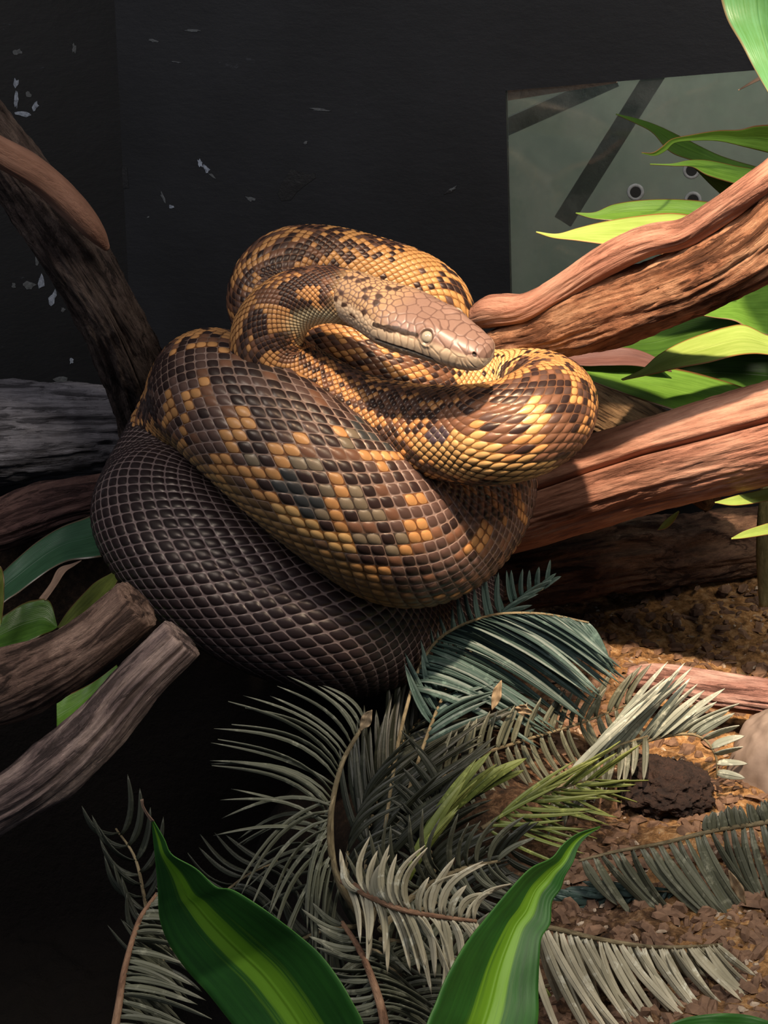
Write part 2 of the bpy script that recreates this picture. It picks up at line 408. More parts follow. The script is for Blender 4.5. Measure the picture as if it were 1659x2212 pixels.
# ================================================================== WOOD
def branch(name, pts, mat, parent=None, label=None, cat=None, ridge=.10, lump=.06, seed=1, segs=96, cap=True, groove=None, endrough=.12, squash=1.0, step=.0022):
    """pts rows (px,py,depth,radius_px); real 3D tube with bark ridges"""
    P3 = np.array([[*P(a_, b_, d_), r_*d_/FPX] for a_, b_, d_, r_ in pts])
    L = np.linalg.norm(np.diff(P3[:, :3], axis=0), axis=1).sum()
    n = max(24, int(L/step)); c, s = spline(P3, n); r = c[:, 3]; c = c[:, :3]
    t, nn, bb = frames(c, -FW)
    th = np.linspace(0, 2*math.pi, segs, endpoint=False)
    ct, st = np.cos(th)[None], np.sin(th)[None]
    R = r[:, None]; S_ = s[:, None] + 0*th[None]
    q = np.stack([S_*14, ct*2.6+0*S_, st*2.6+0*S_], -1)
    q2 = np.stack([S_*9, ct*7+0*S_, st*7+0*S_], -1)
    q3 = np.stack([S_*60, ct*22+0*S_, st*22+0*S_], -1)
    disp = lump*1.6*fbm(q, 3, seed) - ridge*np.abs(fbm(q2, 3, seed+5))*1.6 + ridge*.6*fbm(q3, 4, seed+9)
    if groove:
        for (g0, depth, wdt) in groove:
            gg = g0 + .10*noise3(np.stack([s*9, 0*s, 0*s], -1), seed+3)[:, None]
            da = np.abs((th[None]-gg+math.pi) % (2*math.pi)-math.pi)
            disp = disp - depth*np.exp(-(da/wdt)**2)
    rad = R*(1+disp)
    X = c[:, None] + (rad*ct)[..., None]*nn[:, None]*1 + (rad*st)[..., None]*bb[:, None]*squash
    coat = np.stack([S_ + seed*1.7, rad*ct, rad*st], -1)
    V = X.reshape(-1, 3); A_ = coat.reshape(-1, 3); F = grid_faces(n, segs, True)[:, ::-1]
    tri = []
    if cap:
        for end, k in ((0, 0), (1, n-1)):
            base = len(V); rings = [.75, .45, .2]; prev = np.arange(k*segs, k*segs+segs)
            sg = -1 if end == 0 else 1
            for f_ in rings:
                o_ = endrough*r[k]*(fbm(np.stack([ct[0]*f_*4, st[0]*f_*4, 0*ct[0]+seed], -1), 3, seed+31)) + sg*r[k]*.03
                ring = c[k] + (X[k]-c[k])*f_ + t[k]*o_[:, None]
                V = np.vstack([V, ring]); A_ = np.vstack([A_, coat[k]*np.array([1, f_, f_])])
                cur = np.arange(len(V)-segs, len(V))
                q_ = np.stack([prev, np.roll(prev, -1), np.roll(cur, -1), cur], 1)
                F = np.vstack([F, q_ if end == 0 else q_[:, ::-1]]); prev = cur
            V = np.vstack([V, c[k][None] + t[k]*sg*r[k]*.04]); A_ = np.vstack([A_, [[s[k]+seed*1.7, 0, 0]]])
            ce = len(V)-1
            q_ = np.stack([prev, np.roll(prev, -1), np.full(segs, ce), np.full(segs, ce)], 1)
            tri.append(q_[:, :3] if end == 0 else q_[:, :3][:, ::-1])
    if tri:
        faces = [tuple(x) for x in F.tolist()] + [tuple(x) for x in np.vstack(tri).tolist()]
    else: faces = F.copy()
    o = mesh_obj(name, V, faces, mat, parent, attrs={'co': ('FLOAT_VECTOR', A_)})
    if label and parent is None: tag(o, label, cat)
    return o

M_bark_r = bark_mat('bark_warm', (.07, .027, .014), (.26, .11, .055), (.55, .31, .18), 7, 60, 1.0)
M_bark_r2 = bark_mat('bark_smooth_red', (.17, .07, .045), (.42, .20, .135), (.62, .38, .27), 9, 35, .7, .68)
M_bark_dark = bark_mat('bark_dark', (.022, .015, .013), (.075, .052, .046), (.19, .14, .12), 6, 70, 1.0)
M_bare = bark_mat('bare_tan_wood', (.16, .08, .055), (.29, .155, .11), (.42, .25, .19), 9, 26, .35)
M_grey = bark_mat('weathered_grey', (.04, .038, .044), (.15, .14, .155), (.30, .285, .31), 14, 55, .9)
M_stub = bark_mat('bark_stub', (.055, .032, .024), (.20, .12, .088), (.42, .27, .20), 6, 60, 1.0, .57)
M_stub2 = bark_mat('bark_stub_pale', (.06, .042, .038), (.24, .165, .145), (.50, .36, .30), 9, 55, 1.0, .57)
M_maroon = bark_mat('bark_maroon', (.03, .014, .014), (.085, .042, .036), (.17, .095, .075), 4, 45, .9)
M_rot = bark_mat('rotten_bark', (.03, .016, .012), (.10, .052, .034), (.22, .13, .08), 3, 50, 1.0)
M_fibre = bark_mat('fibrous_trunk', (.05, .03, .014), (.17, .10, .05), (.32, .21, .11), 12, 90, 1.0)
M_pink = bark_mat('bark_pink', (.12, .05, .04), (.32, .16, .125), (.62, .42, .35), 7, 50, .9)

e = empty('leaning_branch', P(300, 1000, 1.52), 'dark rough branch leaning from upper left down behind the snake, with a tan peeled strip', 'branch')
branch('limb', [(-90, 200, 1.30, 62), (0, 325, 1.34, 66), (70, 420, 1.37, 70), (140, 520, 1.40, 73), (220, 650, 1.44, 72), (275, 770, 1.50, 72), (320, 900, 1.57, 68), (350, 1040, 1.63, 66), (370, 1180, 1.66, 66)], M_bark_dark, e, ridge=.16, seed=3)
o = branch('bare_wood_strip', [(-90, 270, 1.235, 26), (-10, 322, 1.268, 32), (60, 362, 1.293, 34), (115, 405, 1.314, 33), (165, 455, 1.335, 31), (205, 500, 1.355, 22), (230, 535, 1.376, 8)], M_bare, e, ridge=.04, seed=8, segs=48)
o['label'] = 'smooth tan strip of bare wood on the upper side of the limb'
tag(branch('weathered_log', [(-140, 940, 1.56, 122), (0, 935, 1.58, 118), (130, 930, 1.60, 108), (260, 928, 1.63, 96), (330, 925, 1.65, 90)], M_grey, ridge=.14, lump=.04, seed=12, segs=120),
    'broad grey weathered log lying level at the left edge behind the leaning branch', 'log')
tag(branch('maroon_log', [(-120, 1150, 1.50, 60), (0, 1132, 1.50, 56), (90, 1100, 1.50, 58), (160, 1080, 1.50, 52), (260, 1065, 1.52, 48)], M_maroon, ridge=.1, lump=.16, seed=14),
    'lumpy reddish brown log under the grey weathered log at left', 'log')
tag(branch('sawn_log', [(-150, 1500, 1.30, 78), (0, 1482, 1.28, 80), (110, 1440, 1.26, 70), (200, 1385, 1.245, 62), (297, 1302, 1.235, 60)], M_stub, ridge=.10, lump=.09, seed=21),
    'brown sawn log stub under the dark coil, upper of the two at left', 'log')
tag(branch('sawn_log', [(-160, 1830, 1.30, 70), (0, 1738, 1.26, 60), (110, 1665, 1.24, 66), (210, 1575, 1.225, 62), (300, 1470, 1.215, 55), (393, 1378, 1.21, 53)], M_stub2, ridge=.12, lump=.07, seed=25, groove=[(.4, .18, .12)]),
    'pale split log stub pointing up right, lower of the two at left', 'log')

e = empty('twisted_branch', P(1700, 520, 1.2), 'thick twisted branch with a wavy vine along its top, rising to the right edge', 'branch')
branch('limb', [(1045, 752, 1.40, 26), (1100, 740, 1.385, 40), (1180, 726, 1.36, 52), (1300, 682, 1.32, 73), (1420, 638, 1.29, 74), (1530, 594, 1.26, 78), (1640, 532, 1.23, 82), (1760, 430, 1.20, 88), (1900, 330, 1.17, 88)], M_bark_r, e, ridge=.16, lump=.11, seed=33, segs=120)
branch('vine', [(1035, 682, 1.40, 28), (1072, 670, 1.38, 36), (1140, 662, 1.355, 32), (1220, 618, 1.325, 30), (1310, 562, 1.295, 33), (1400, 520, 1.27, 34), (1480, 502, 1.25, 30), (1560, 452, 1.225, 30), (1640, 395, 1.20, 32), (1740, 320, 1.18, 32)], M_bark_r2, e, ridge=.08, lump=.13, seed=37, segs=72)
tag(branch('split_log', [(1010, 1130, 1.54, 88), (1130, 1092, 1.51, 94), (1250, 1052, 1.47, 99), (1400, 1005, 1.42, 102), (1550, 965, 1.37, 108), (1700, 925, 1.33, 114), (1900, 870, 1.28, 118)], M_bark_r2, ridge=.045, lump=.04, seed=41, segs=240, groove=[(5.98, .30, .05)]),
    'big reddish log with a long crack, running from under the coils to the right edge', 'log')
tag(branch('fibrous_trunk', [(1180, 800, 1.62, 70), (1300, 880, 1.60, 66), (1420, 950, 1.58, 66), (1560, 1060, 1.56, 60)], M_fibre, ridge=.2, seed=45),
    'brown fibrous trunk half hidden between the coil, the green leaves and the split log', 'trunk')
tag(branch('rotten_log', [(1040, 1240, 1.60, 92), (1180, 1222, 1.60, 90), (1320, 1202, 1.62, 86), (1450, 1190, 1.66, 80), (1600, 1172, 1.68, 78), (1800, 1160, 1.68, 74)], M_rot, ridge=.14, lump=.16, seed=49),
    'crumbling brown log lying on the soil under the split log', 'log')
tag(branch('fallen_branch', [(1360, 1468, 1.43, 26), (1420, 1470, 1.42, 36), (1520, 1488, 1.41, 40), (1620, 1502, 1.40, 40), (1760, 1520, 1.39, 42)], M_pink, ridge=.12, lump=.12, seed=53),
    'short pinkish fallen branch on the soil at the lower right edge', 'branch')

# ---- smooth rock at the right edge
def rock(name, px, py, d, rx, ry, rz, mat, seed, label, cat='rock', rot=0):
    c = P(px, py, d); n = 60; u = np.linspace(0, math.pi, n); v_ = np.linspace(0, 2*math.pi, n*2, endpoint=False)
    U, V_ = np.meshgrid(u, v_, indexing='ij')
    D = np.stack([np.sin(U)*np.cos(V_), np.sin(U)*np.sin(V_), np.cos(U)], -1)
    r = 1 + .16*fbm(D*1.5+seed, 3, seed) + .02*fbm(D*9, 3, seed)
    X = D*r[..., None]*np.array([rx, ry, rz])
    return tag(mesh_obj(name, (c + X).reshape(-1, 3), grid_faces(n, n*2, True)[:, ::-1].copy(), mat), label, cat)
M_rock = plain_mat('taupe_rock', (.20, .15, .12), (.36, .28, .23), 14, .7, .15)
rock('rock', 1695, 1672, 1.36, .043, .04, .055, M_rock, 4, 'smooth taupe rock at the right edge beside the pale frond')

# ================================================================== THE SNAKE
M_scale = NT('snake_scales')
_c = M_scale.attr('scol', 'Color'); _e = M_scale.attr('secol', 'Color'); _l = M_scale.attr('sloc')
sp = M_scale.N('ShaderNodeSeparateXYZ'); M_scale.put(sp, 0, _l)
_p = sp.outputs[2]
_m = M_scale.math('POWER', M_scale.math('ADD', M_scale.math('POWER', M_scale.math('ABSOLUTE', sp.outputs[0]), _p), M_scale.math('POWER', M_scale.math('ABSOLUTE', sp.outputs[1]), _p)), M_scale.math('DIVIDE', 1.0, _p))
_tc = M_scale.N('ShaderNodeTexCoord').outputs['Object']
_g = M_scale.noise(_tc, 900, 3, .6); _g2 = M_scale.noise(_tc, 160, 4, .6)
_k = M_scale.map(_m, .84, .95, 0, 1, True)
_cc = M_scale.mix(_k, M_scale.mix(M_scale.map(_g2, .35, .7, 0, .35), _c, M_scale.mix(.5, _c, (.02, .012, .01))), _e)
_b = M_scale.bsdf(_cc, M_scale.map(_g2, .3, .7, .30, .46), M_scale.bump(_g, .12, .0004), **{'Specular_IOR_Level': .5})
try:
    _b.inputs['Thin Film Thickness'].default_value = 420; _b.inputs['Thin Film IOR'].default_value = 1.45
except KeyError: pass
M_head = NT('snake_head_skin')
_tc = M_head.N('ShaderNodeTexCoord').outputs['Object']
_c = M_head.attr('scol', 'Color')
M_head.bsdf(M_head.mix(M_head.map(M_head.noise(_tc, 500, 4), .3, .7, 0, .3), _c, M_head.mix(.7, _c, (.12, .07, .05))), .42, M_head.bump(M_head.noise(_tc, 1500, 2), .1, .0003), **{'Specular_IOR_Level': .45})

# head frame
HB = P(792, 655, 1.225); HN = P(1058, 773, 1.183)
HF = HN-HB; HL = np.linalg.norm(HF); HF = HF/HL
def camvec(x, y, z): return x*RT + y*UPV - z*FW          # z towards the camera
HU = camvec(.404*.66, .915*.66, .75); HU -= (HU@HF)*HF; HU /= np.linalg.norm(HU)
HS = np.cross(HF, HU)                                     # side turned to the camera (image down)
if HS @ UPV > 0: HS = -HS

BODY = [(800, 656, 1.226, 58), (742, 640, 1.235, 60), (690, 636, 1.243, 62), (632, 652, 1.252, 68), (584, 704, 1.262, 77), (580, 770, 1.272, 80), (655, 830, 1.285, 84), (760, 885, 1.285, 84),
        (880, 922, 1.275, 94), (1000, 938, 1.255, 106), (1095, 932, 1.24, 112), (1165, 900, 1.255, 110), (1188, 868, 1.300, 100), (1150, 846, 1.345, 92), (1075, 845, 1.362, 88), (975, 842, 1.352, 86),
        (880, 812, 1.328, 84), (790, 775, 1.32, 80), (715, 745, 1.33, 76), (640, 720, 1.365, 74), (580, 680, 1.385, 80), (577, 630, 1.395, 86), (615, 580, 1.40, 84), (690, 569, 1.41, 82), (800, 591, 1.42, 80), (890, 626, 1.43, 84),
        (940, 675, 1.44, 86), (938, 760, 1.46, 90), (975, 880, 1.47, 102), (1030, 990, 1.44, 122), (1020, 1080, 1.40, 132), (955, 1142, 1.345, 146), (870, 1152, 1.305, 160), (770, 1092, 1.275, 160), (650, 1000, 1.262, 158), (545, 915, 1.275, 150), (473, 858, 1.315, 142),
        (450, 850, 1.38, 132), (430, 900, 1.45, 128), (390, 990, 1.47, 132), (352, 1075, 1.43, 140), (352, 1128, 1.375, 148), (430, 1205, 1.34, 156), (560, 1290, 1.33, 158), (690, 1340, 1.345, 152), (800, 1365, 1.40, 140),
        (890, 1355, 1.47, 118), (975, 1310, 1.53, 92), (1040, 1260, 1.57, 60)]
P3 = np.array([[*P(a_, b_, d_), r_*d_/FPX, k] for k, (a_, b_, d_, r_) in enumerate(BODY)])
bc, bs = spline(P3, 3000)
bk = bc[:, 4]; br = smooth1(bc[:, 3:4], 20)[:, 0]; bc = smooth1(bc[:, :3], 12)
want = camvec(0, .75, .66)
bt, bn, bb = frames(bc, HU, .004, want)
NS = 31
U_ = np.concatenate([[0], np.cumsum(np.linalg.norm(np.diff(bc, axis=0), axis=1)*NS/(2*math.pi*(br[1:]+br[:-1])/2))])/1.08
nrow = int(U_[-1]*2)
q = np.array([0, .07, .2, .4, .6, .8, .93, 1.0])*2-1     # local grid inside one scale
K = len(q)
QS, QT = np.meshgrid(q, q, indexing='ij')
cells = []
for i in range(2, nrow):
    for j in range(NS):
        cells.append((i*.5, j + (.5 if i % 2 else 0)))
cells = np.array(cells)
du = (QS+QT)/4*2*.5*1.0; dv = (QS-QT)/4*2*.5
uu = cells[:, 0][:, None, None] + du*1.0; vv = cells[:, 1][:, None, None] + dv
s_of_u = np.interp(uu.ravel(), U_, bs).reshape(uu.shape)
def at_s(arr, s_): return np.stack([np.interp(s_, bs, arr[:, k]) for k in range(3)], -1)
phi = 2*math.pi*vv/NS                                     # 0 = back of the snake
rad = np.interp(s_of_u, bs, br)
m_ = (np.abs(QS)**3.2 + np.abs(QT)**3.2)**(1/3.2)
cellsize = 2*math.pi*np.interp(cells[:, 0], U_, br)/NS
hgt = np.clip(1-m_**3.0, 0, 1)*(1.0 + .55*(QS+QT)/2)     # raised towards the free rear edge
CC_ = at_s(bc, s_of_u); NN_ = at_s(bn, s_of_u); BB_ = at_s(bb, s_of_u)
NN_ /= np.linalg.norm(NN_, axis=-1, keepdims=True); BB_ /= np.linalg.norm(BB_, axis=-1, keepdims=True)
und = 1 + .012*noise3(np.stack([uu*.16, np.cos(phi)*1.5, np.sin(phi)*1.5], -1), 4)
rr = rad*und + cellsize[:, None, None]*.115*hgt[None] - .001*rad
V = CC_ + rr[..., None]*(np.cos(phi)[..., None]*NN_ + np.sin(phi)[..., None]*BB_)
# ---- colours, one per scale
cs = np.interp(cells[:, 0], U_, bs); ck = np.interp(cs, bs, bk)
cphi = 2*math.pi*cells[:, 1]/NS
cpos = V[:, K//2, K//2]
cnr = np.cos(cphi)[:, None]*at_s(bn, cs) + np.sin(cphi)[:, None]*at_s(bb, cs)
vis = (cnr * (C0-cpos)/np.linalg.norm(C0-cpos, axis=1)[:, None]).sum(1)
cpx, cpy, _ = proj(cpos)
n = len(cells)
qq = np.stack([cells[:, 0]*.15, np.cos(cphi)*2.0, np.sin(cphi)*2.0], -1)
na = fbm(qq*1.15, 3, 5); nb = fbm(qq*3.0+9, 2, 6); nc = RNG.random(n); nd = fbm(qq*.5+3, 2, 8)
DARK = np.array([.026, .014, .013]); BRN = np.array([.135, .062, .036]); ORG = np.array([.46, .225, .082]); YEL = np.array([.55, .33, .13])
MAUVE = np.array([.080, .045, .036]); SHEEN = np.array([.032, .034, .034]); CREAM = np.array([.56, .45, .24]); OCH = np.array([.40, .235, .09])
val = na*1.0 + nb*.75 + (nc-.5)*.34
cls = np.where(val > .13, 3, np.where(val > .0, 2, np.where(val > -.16, 1, 0)))   # 3 orange 2 brown 1 mauve-brown 0 dark
# segment characters along the body (k = control point index)
front = ck < 5
midC = (ck > 5) & (ck < 13); inner = (ck >= 12.6) & (ck < 18)
isB = (ck > 29.5) & (ck < 38); isA = ck >= 38.6; isE = (ck >= 18) & (ck < 27)
sel = isB; cls[sel] = np.where(val[sel] > .20, 3, np.where(val[sel] > .06, 2, np.where(val[sel] > -.08, 1, 0)))
sel = inner & (cpx <= 985); cls[sel] = np.where(val[sel] > .10, 3, np.where(val[sel] > -.10, 2, np.where(val[sel] > -.25, 1, 0)))
sel = inner & (cpx > 985); cls[sel] = np.where((nb[sel]*.8+(nc[sel]-.5)*.5) > -.17, 4, 0)
sel = (isE & (cpx > 700)); cls[sel] = np.where((nb[sel]*.7+(nc[sel]-.5)*.55+na[sel]*.4) > -.08, 4, 0)
def blob(x, y, rx, ry, c, kr, ang=0, amt=1.0):
    ca, sa = math.cos(ang), math.sin(ang); dx, dy = cpx-x, cpy-y
    d = np.hypot((dx*ca+dy*sa)/rx, (-dx*sa+dy*ca)/ry)
    s_ = (vis > .05) & (ck >= kr[0]) & (ck <= kr[1]) & (d + (nc-.5)*.25 < 1)
    cls[s_] = c; return s_
Bk = (29.5, 38.4); Ck = (4.5, 12.7)
# coarse markings of the big patterned coil, as on the animal; grey-blue patches paint in its iridescent sheen
for a_ in [(700, 920, 120, 60, 1, .5), (600, 900, 90, 60, 0, .5), (870, 1010, 120, 60, 1, .6), (950, 1110, 120, 90, 1, .9), (760, 1170, 90, 55, 2, .5), (640, 1060, 80, 40, 5, .6), (790, 950, 70, 34, 5, .6),
           (1090, 1110, 70, 90, 1, 1.2), (420, 900, 70, 110, 1, 0), (900, 1230, 220, 60, 1, 0),
           (500, 950, 22, 52, 3, .35), (528, 905, 16, 34, 3, .5), (470, 1010, 26, 34, 3, 0), (560, 1050, 48, 22, 3, .9), (535, 1010, 18, 18, 3, 0), (620, 960, 60, 20, 3, -.35), (585, 990, 26, 30, 3, 0), (655, 985, 45, 20, 2, 0),
           (395, 905, 11, 66, 3, .1), (362, 880, 10, 40, 3, .1), (420, 850, 24, 16, 3, -.5), (435, 820, 24, 12, 3, -.4), (735, 1040, 30, 26, 3, 0), (722, 1090, 26, 26, 3, 0), (700, 1140, 46, 14, 3, .3), (720, 1165, 50, 16, 4, .3),
           (716, 938, 28, 16, 3, 0), (820, 990, 46, 14, 3, .15), (905, 1075, 30, 14, 3, .6), (895, 1125, 30, 22, 3, 0), (905, 1160, 22, 16, 3, 0), (875, 1195, 30, 18, 3, 0), (1040, 1160, 24, 40, 3, .5),
           (1070, 1080, 10, 60, 3, -.45), (1125, 1090, 9, 60, 3, -.25), (980, 1020, 12, 70, 3, -.8), (860, 985, 18, 12, 3, 0), (800, 1238, 90, 12, 3, .1), (640, 1130, 60, 20, 4, .7)]:
    blob(a_[0], a_[1], a_[2], a_[3], a_[4], Bk, a_[5])
for a_ in [(780, 905, 60, 24, 3, .3), (850, 955, 30, 30, 0, 0), (905, 935, 46, 30, 3, 0), (905, 925, 12, 12, 0, 0), (1080, 900, 46, 46, 1, 0), (1070, 925, 30, 30, 0, .3), (975, 915, 50, 34, 2, 0), (945, 945, 30, 20, 6, 0),
           (1165, 900, 26, 50, 4, 0), (1195, 890, 14, 26, 0, 0), (1200, 935, 12, 12, 0, 0), (1100, 950, 60, 30, 2, 0), (1150, 960, 34, 30, 3, 0), (1040, 980, 80, 40, 4, .4), (950, 985, 70, 22, 7, .4), (1000, 1015, 60, 22, 7, .3),
           (1150, 1020, 70, 34, 7, 0), (1225, 960, 40, 60, 2, 0)]:
    blob(a_[0], a_[1], a_[2], a_[3], a_[4], Ck, a_[5])
for a_ in [(700, 600, 100, 12, 0, -.12), (640, 622, 50, 16, 0, -.3), (690, 640, 60, 26, 3, 0), (600, 690, 36, 30, 3, 0), (640, 660, 30, 16, 0, 0), (575, 640, 30, 20, 2, 0), (560, 700, 16, 40, 0, 0), (585, 790, 24, 34, 3, 0), (625, 770, 20, 20, 2, 0),
           (640, 800, 24, 16, 3, 0), (590, 745, 30, 16, 0, 0), (680, 830, 30, 14, 3, .4), (640, 850, 30, 16, 0, .4)]:
    blob(a_[0], a_[1], a_[2], a_[3], a_[4], (1.5, 7), a_[5])
# scatter: stray dark, brown and tan scales inside every marking
r2 = RNG.random(n); pat = (ck > 4) & ~isA
cls = np.where(pat & (cls == 1) & (r2 < .22), 0, cls); cls = np.where(pat & (cls == 1) & (r2 > .84), 2, cls)
cls = np.where(pat & (cls == 3) & (r2 < .10), 2, cls); cls = np.where(pat & (cls == 2) & (r2 < .18), 0, cls)
cls = np.where(pat & (cls == 0) & (r2 > .82), 1, cls)
cls = np.where((cls == 5) & (r2 < .4), 0, cls); cls = np.where((cls == 5) & (r2 > .8), 9, cls)
tanz = isB & (vis > 0) & (np.hypot((cpx-700)/170, (cpy-(1010+.62*(cpx-600)))/75) < 1) & (cls < 3) & (r2 > .35)
cls = np.where(tanz, 9, cls)
sel = isA; cls[sel] = 8
pal = np.stack([DARK, MAUVE, BRN*1.15, ORG, YEL, SHEEN, np.array([.06, .042, .052]), OCH*1.1, np.array([.024, .015, .016]), np.array([.17, .13, .085])])
ecol = np.stack([np.array([.20, .13, .10]), np.array([.22, .15, .125]), np.array([.16, .09, .06]), np.array([.14, .055, .02]), np.array([.22, .10, .03]), np.array([.12, .10, .085]), np.array([.12, .09, .08]), np.array([.05, .028, .014]), np.array([.20, .145, .135]), np.array([.05, .035, .025])])
sc = pal[cls]*(1 + .34*(nc[:, None]-.5))
sc = np.where((isE & (cls == 4))[:, None], np.array([.47, .24, .085])*(1 + .3*(nc[:, None]-.5)), sc); se = ecol[cls]*(1 + .1*(nc[:, None]-.5))
# warmer, simple edges on the coils nearer the head
hd = (ck < 29)[:, None]
se = np.where(hd & (cls < 3)[:, None], np.array([.12, .055, .03]), se)
# belly: pale ochre, creamy under the neck
bel = sstep(2.35, 2.8, np.abs((cphi+math.pi) % (2*math.pi)-math.pi))*(((ck > 27) & (ck < 38)) | (ck < 4))
bel = np.clip(bel*(.75+nb*.5), 0, 1)[:, None]
bcol = np.where((ck < 5)[:, None], CREAM, OCH*.8)
sc = sc*(1-bel) + bcol*bel; se = se*(1-bel) + bcol*.55*bel
# pale throat fold on the near side of the neck
thr = (np.exp(-(((cpx-690)/66)**2+((cpy-702)/30)**2)**2)*(ck < 4.6)*(vis > 0))[:, None]
sc = sc*(1-thr) + np.array([.86, .74, .46])*thr; se = se*(1-thr) + CREAM*.6*thr
# dissolve towards tan at the nape
nap = sstep(1.3, .4, ck)[:, None]
spot = (RNG.random(n) < .16)[:, None]
napc = .75*np.where(spot & (np.abs((cphi+math.pi) % (2*math.pi)-math.pi) < 1.3)[:, None], DARK, np.array([.42, .27, .13]))
sc = sc*(1-nap) + napc*nap; se = se*(1-nap) + np.array([.24, .14, .07])*nap
ones = np.ones((n, 1))
def spread(a_): return np.repeat(np.hstack([a_, ones])[:, None], K*K, 1).reshape(-1, 4)
COLV = spread(np.clip(sc, 0, 1)); ECOLV = spread(np.clip(se, 0, 1))
rnd_ = np.where(cls >= 5, 3.4, np.where(cls >= 2, 2.7, 4.2)); rnd_ = np.where(cls == 8, 4.5, rnd_)
LOC = np.stack([np.broadcast_to(QS, (n, K, K)), np.broadcast_to(QT, (n, K, K)), np.broadcast_to(rnd_[:, None, None], (n, K, K))], -1).reshape(-1, 3)
g = grid_faces(K, K)
BF = (np.arange(n)[:, None, None]*K*K + g[None]).reshape(-1, 4)
BV = V.reshape(-1, 3)

# ---- head, same mesh as the body
def interp(t, xs, ys): return np.interp(t, xs, ys)
NT_, NA = 300, 320
tt = 1-(1-np.linspace(0, 1, NT_))**1.25; tt[-1] = 1
tt = np.concatenate([np.linspace(-.16, 0, 30, endpoint=False), tt]); NT_ = len(tt)
kx = [-.16, 0, .12, .25, .40, .55, .70, .82, .92, .965, .99, 1.0]
def sm(xs, ys, t):
    r = np.interp(t, xs, ys); r2 = np.interp(np.clip(t-.02, -.16, 1), xs, ys); r3 = np.interp(np.clip(t+.02, -.16, 1), xs, ys)
    return np.where(t < .93, (r+r2+r3)/3, r)
r0 = 58*1.225/FPX
hw = sm(kx, [r0*.98, r0*1.08, .0228, .0262, .0262, .0232, .0198, .0172, .0140, .0108, .0066, .0], tt)
hu = sm(kx, [r0*.98, r0*.98, .0180, .0172, .0165, .0160, .0142, .0122, .0100, .0082, .0050, .0], tt)
hl = sm(kx, [r0*.98, r0*.98, .0175, .0165, .0150, .0138, .0132, .0124, .0108, .0088, .0052, .0], tt)
al = np.linspace(0, 2*math.pi, NA, endpoint=False)        # 0 = top, pi/2 = camera side
ca, sa = np.cos(al), np.sin(al)
ex = np.interp(tt, [-.16, .05, .3, 1], [1, .96, .82, .80])[:, None]
X = np.sign(sa)*np.abs(sa)[None]**ex*hw[:, None]
Y = np.sign(ca)*np.abs(ca)[None]**ex*np.where(ca[None] > 0, hu[:, None], hl[:, None])
AX = (HB[None] + HF[None]*(tt*HL)[:, None])
# droop of the neck side into the body line
d0 = (bc[0]-HB); 
Hv = AX[:, None] + X[..., None]*HS + Y[..., None]*HU
T = np.repeat(tt[:, None], NA, 1); A_ = np.repeat(al[None], NT_, 0); A_ = (A_+math.pi) % (2*math.pi)-math.pi
# surface coordinates: a along, b across (arc length), symmetrical
seg = np.linalg.norm(np.diff(np.concatenate([Hv, Hv[:, :1]], 1), axis=1), axis=2)
arc = np.concatenate([np.zeros((NT_, 1)), np.cumsum(seg, 1)[:, :-1]], 1); tot = seg.sum(1)[:, None]
b_ = np.where(arc > tot/2, arc-tot, arc)
a_s = T*HL
dsu = np.gradient(Hv, axis=0); dsv = (np.roll(Hv, -1, 1)-np.roll(Hv, 1, 1)); hn = np.cross(dsu, dsv); hn /= np.linalg.norm(hn, axis=-1, keepdims=True)+1e-12
if (hn[NT_//2, 0] @ HU) < 0: hn = -hn
hn[-1] = HF
hpx, hpy, _ = proj(Hv.reshape(-1, 3)); hpx = hpx.reshape(T.shape); hpy = hpy.reshape(T.shape)
hvis = (hn*(C0-Hv)).sum(-1) > 0
def locate(px, py):
    d = np.hypot(hpx-px, hpy-py) + np.where(hvis, 0, 1e4); i, j = np.unravel_index(np.argmin(d), d.shape); return i, j
def Z5(x, y): return 760+x/4.608, 560+y/4.608
plates = [(620,510),(780,500),(980,570),(840,640),(1100,690),(1190,790),(1170,610),(1080,460),(930,430),(810,340),(700,410),(560,340),(570,405),(450,425),(380,350),(320,410),(460,300),(650,300),(740,230),(560,240),(940,320),
          (670,610),(600,590),(590,670),(930,775),(1060,890),(1280,700),(1385,840),(1200,860),(1290,790),(1010,650),(880,560),(700,560),(480,500),(390,500),(300,480),
          (860,880),(930,960),(1010,1010),(1070,1050),(1130,1070),(1190,1085),(1250,1050),(1310,980),(1370,900),
          (310,750),(380,775),(450,800),(520,825),(590,855),(660,885),(730,910),(800,935),(480,600),(400,590),(320,570),(250,600),(680,700),(760,660)]
seeds = []
for (x, y) in plates:
    i, j = locate(*Z5(x, y)); seeds.append((a_s[i, j], abs(b_[i, j])))
seeds = np.array(seeds); mid_ = seeds[:, 1] < .0032; seeds[mid_, 1] = 0; keep_ = []
for k_ in range(len(seeds)):
    if all(np.hypot(*(seeds[k_]-seeds[j_])) > .0026 for j_ in keep_): keep_.append(k_)
seeds = seeds[keep_]; mid_ = mid_[keep_]; seeds = np.vstack([seeds, seeds[~mid_]*[1, -1]])
extra = []
for _ in range(9000):
    p_ = np.array([RNG.uniform(-.018, HL), RNG.uniform(-.055, .055)])
    lim = .0026 + .0018*float(sstep(.0, .5, p_[0]/HL)); 
    allp = np.vstack([seeds]+([np.array(extra)] if extra else []))
    lim2 = .013 if abs(p_[1]) < .048 and p_[0] > .25*HL else lim*1.1
    if np.min(np.hypot(seeds[:, 0]-p_[0], seeds[:, 1]-p_[1])) < (lim2 if p_[0] > .1*HL else lim): continue
    if extra:
        e_ = np.array(extra)
        if np.min(np.hypot(e_[:, 0]-p_[0], e_[:, 1]-p_[1])) < lim: continue
    extra.append(p_)
    if len(extra) > 420: break
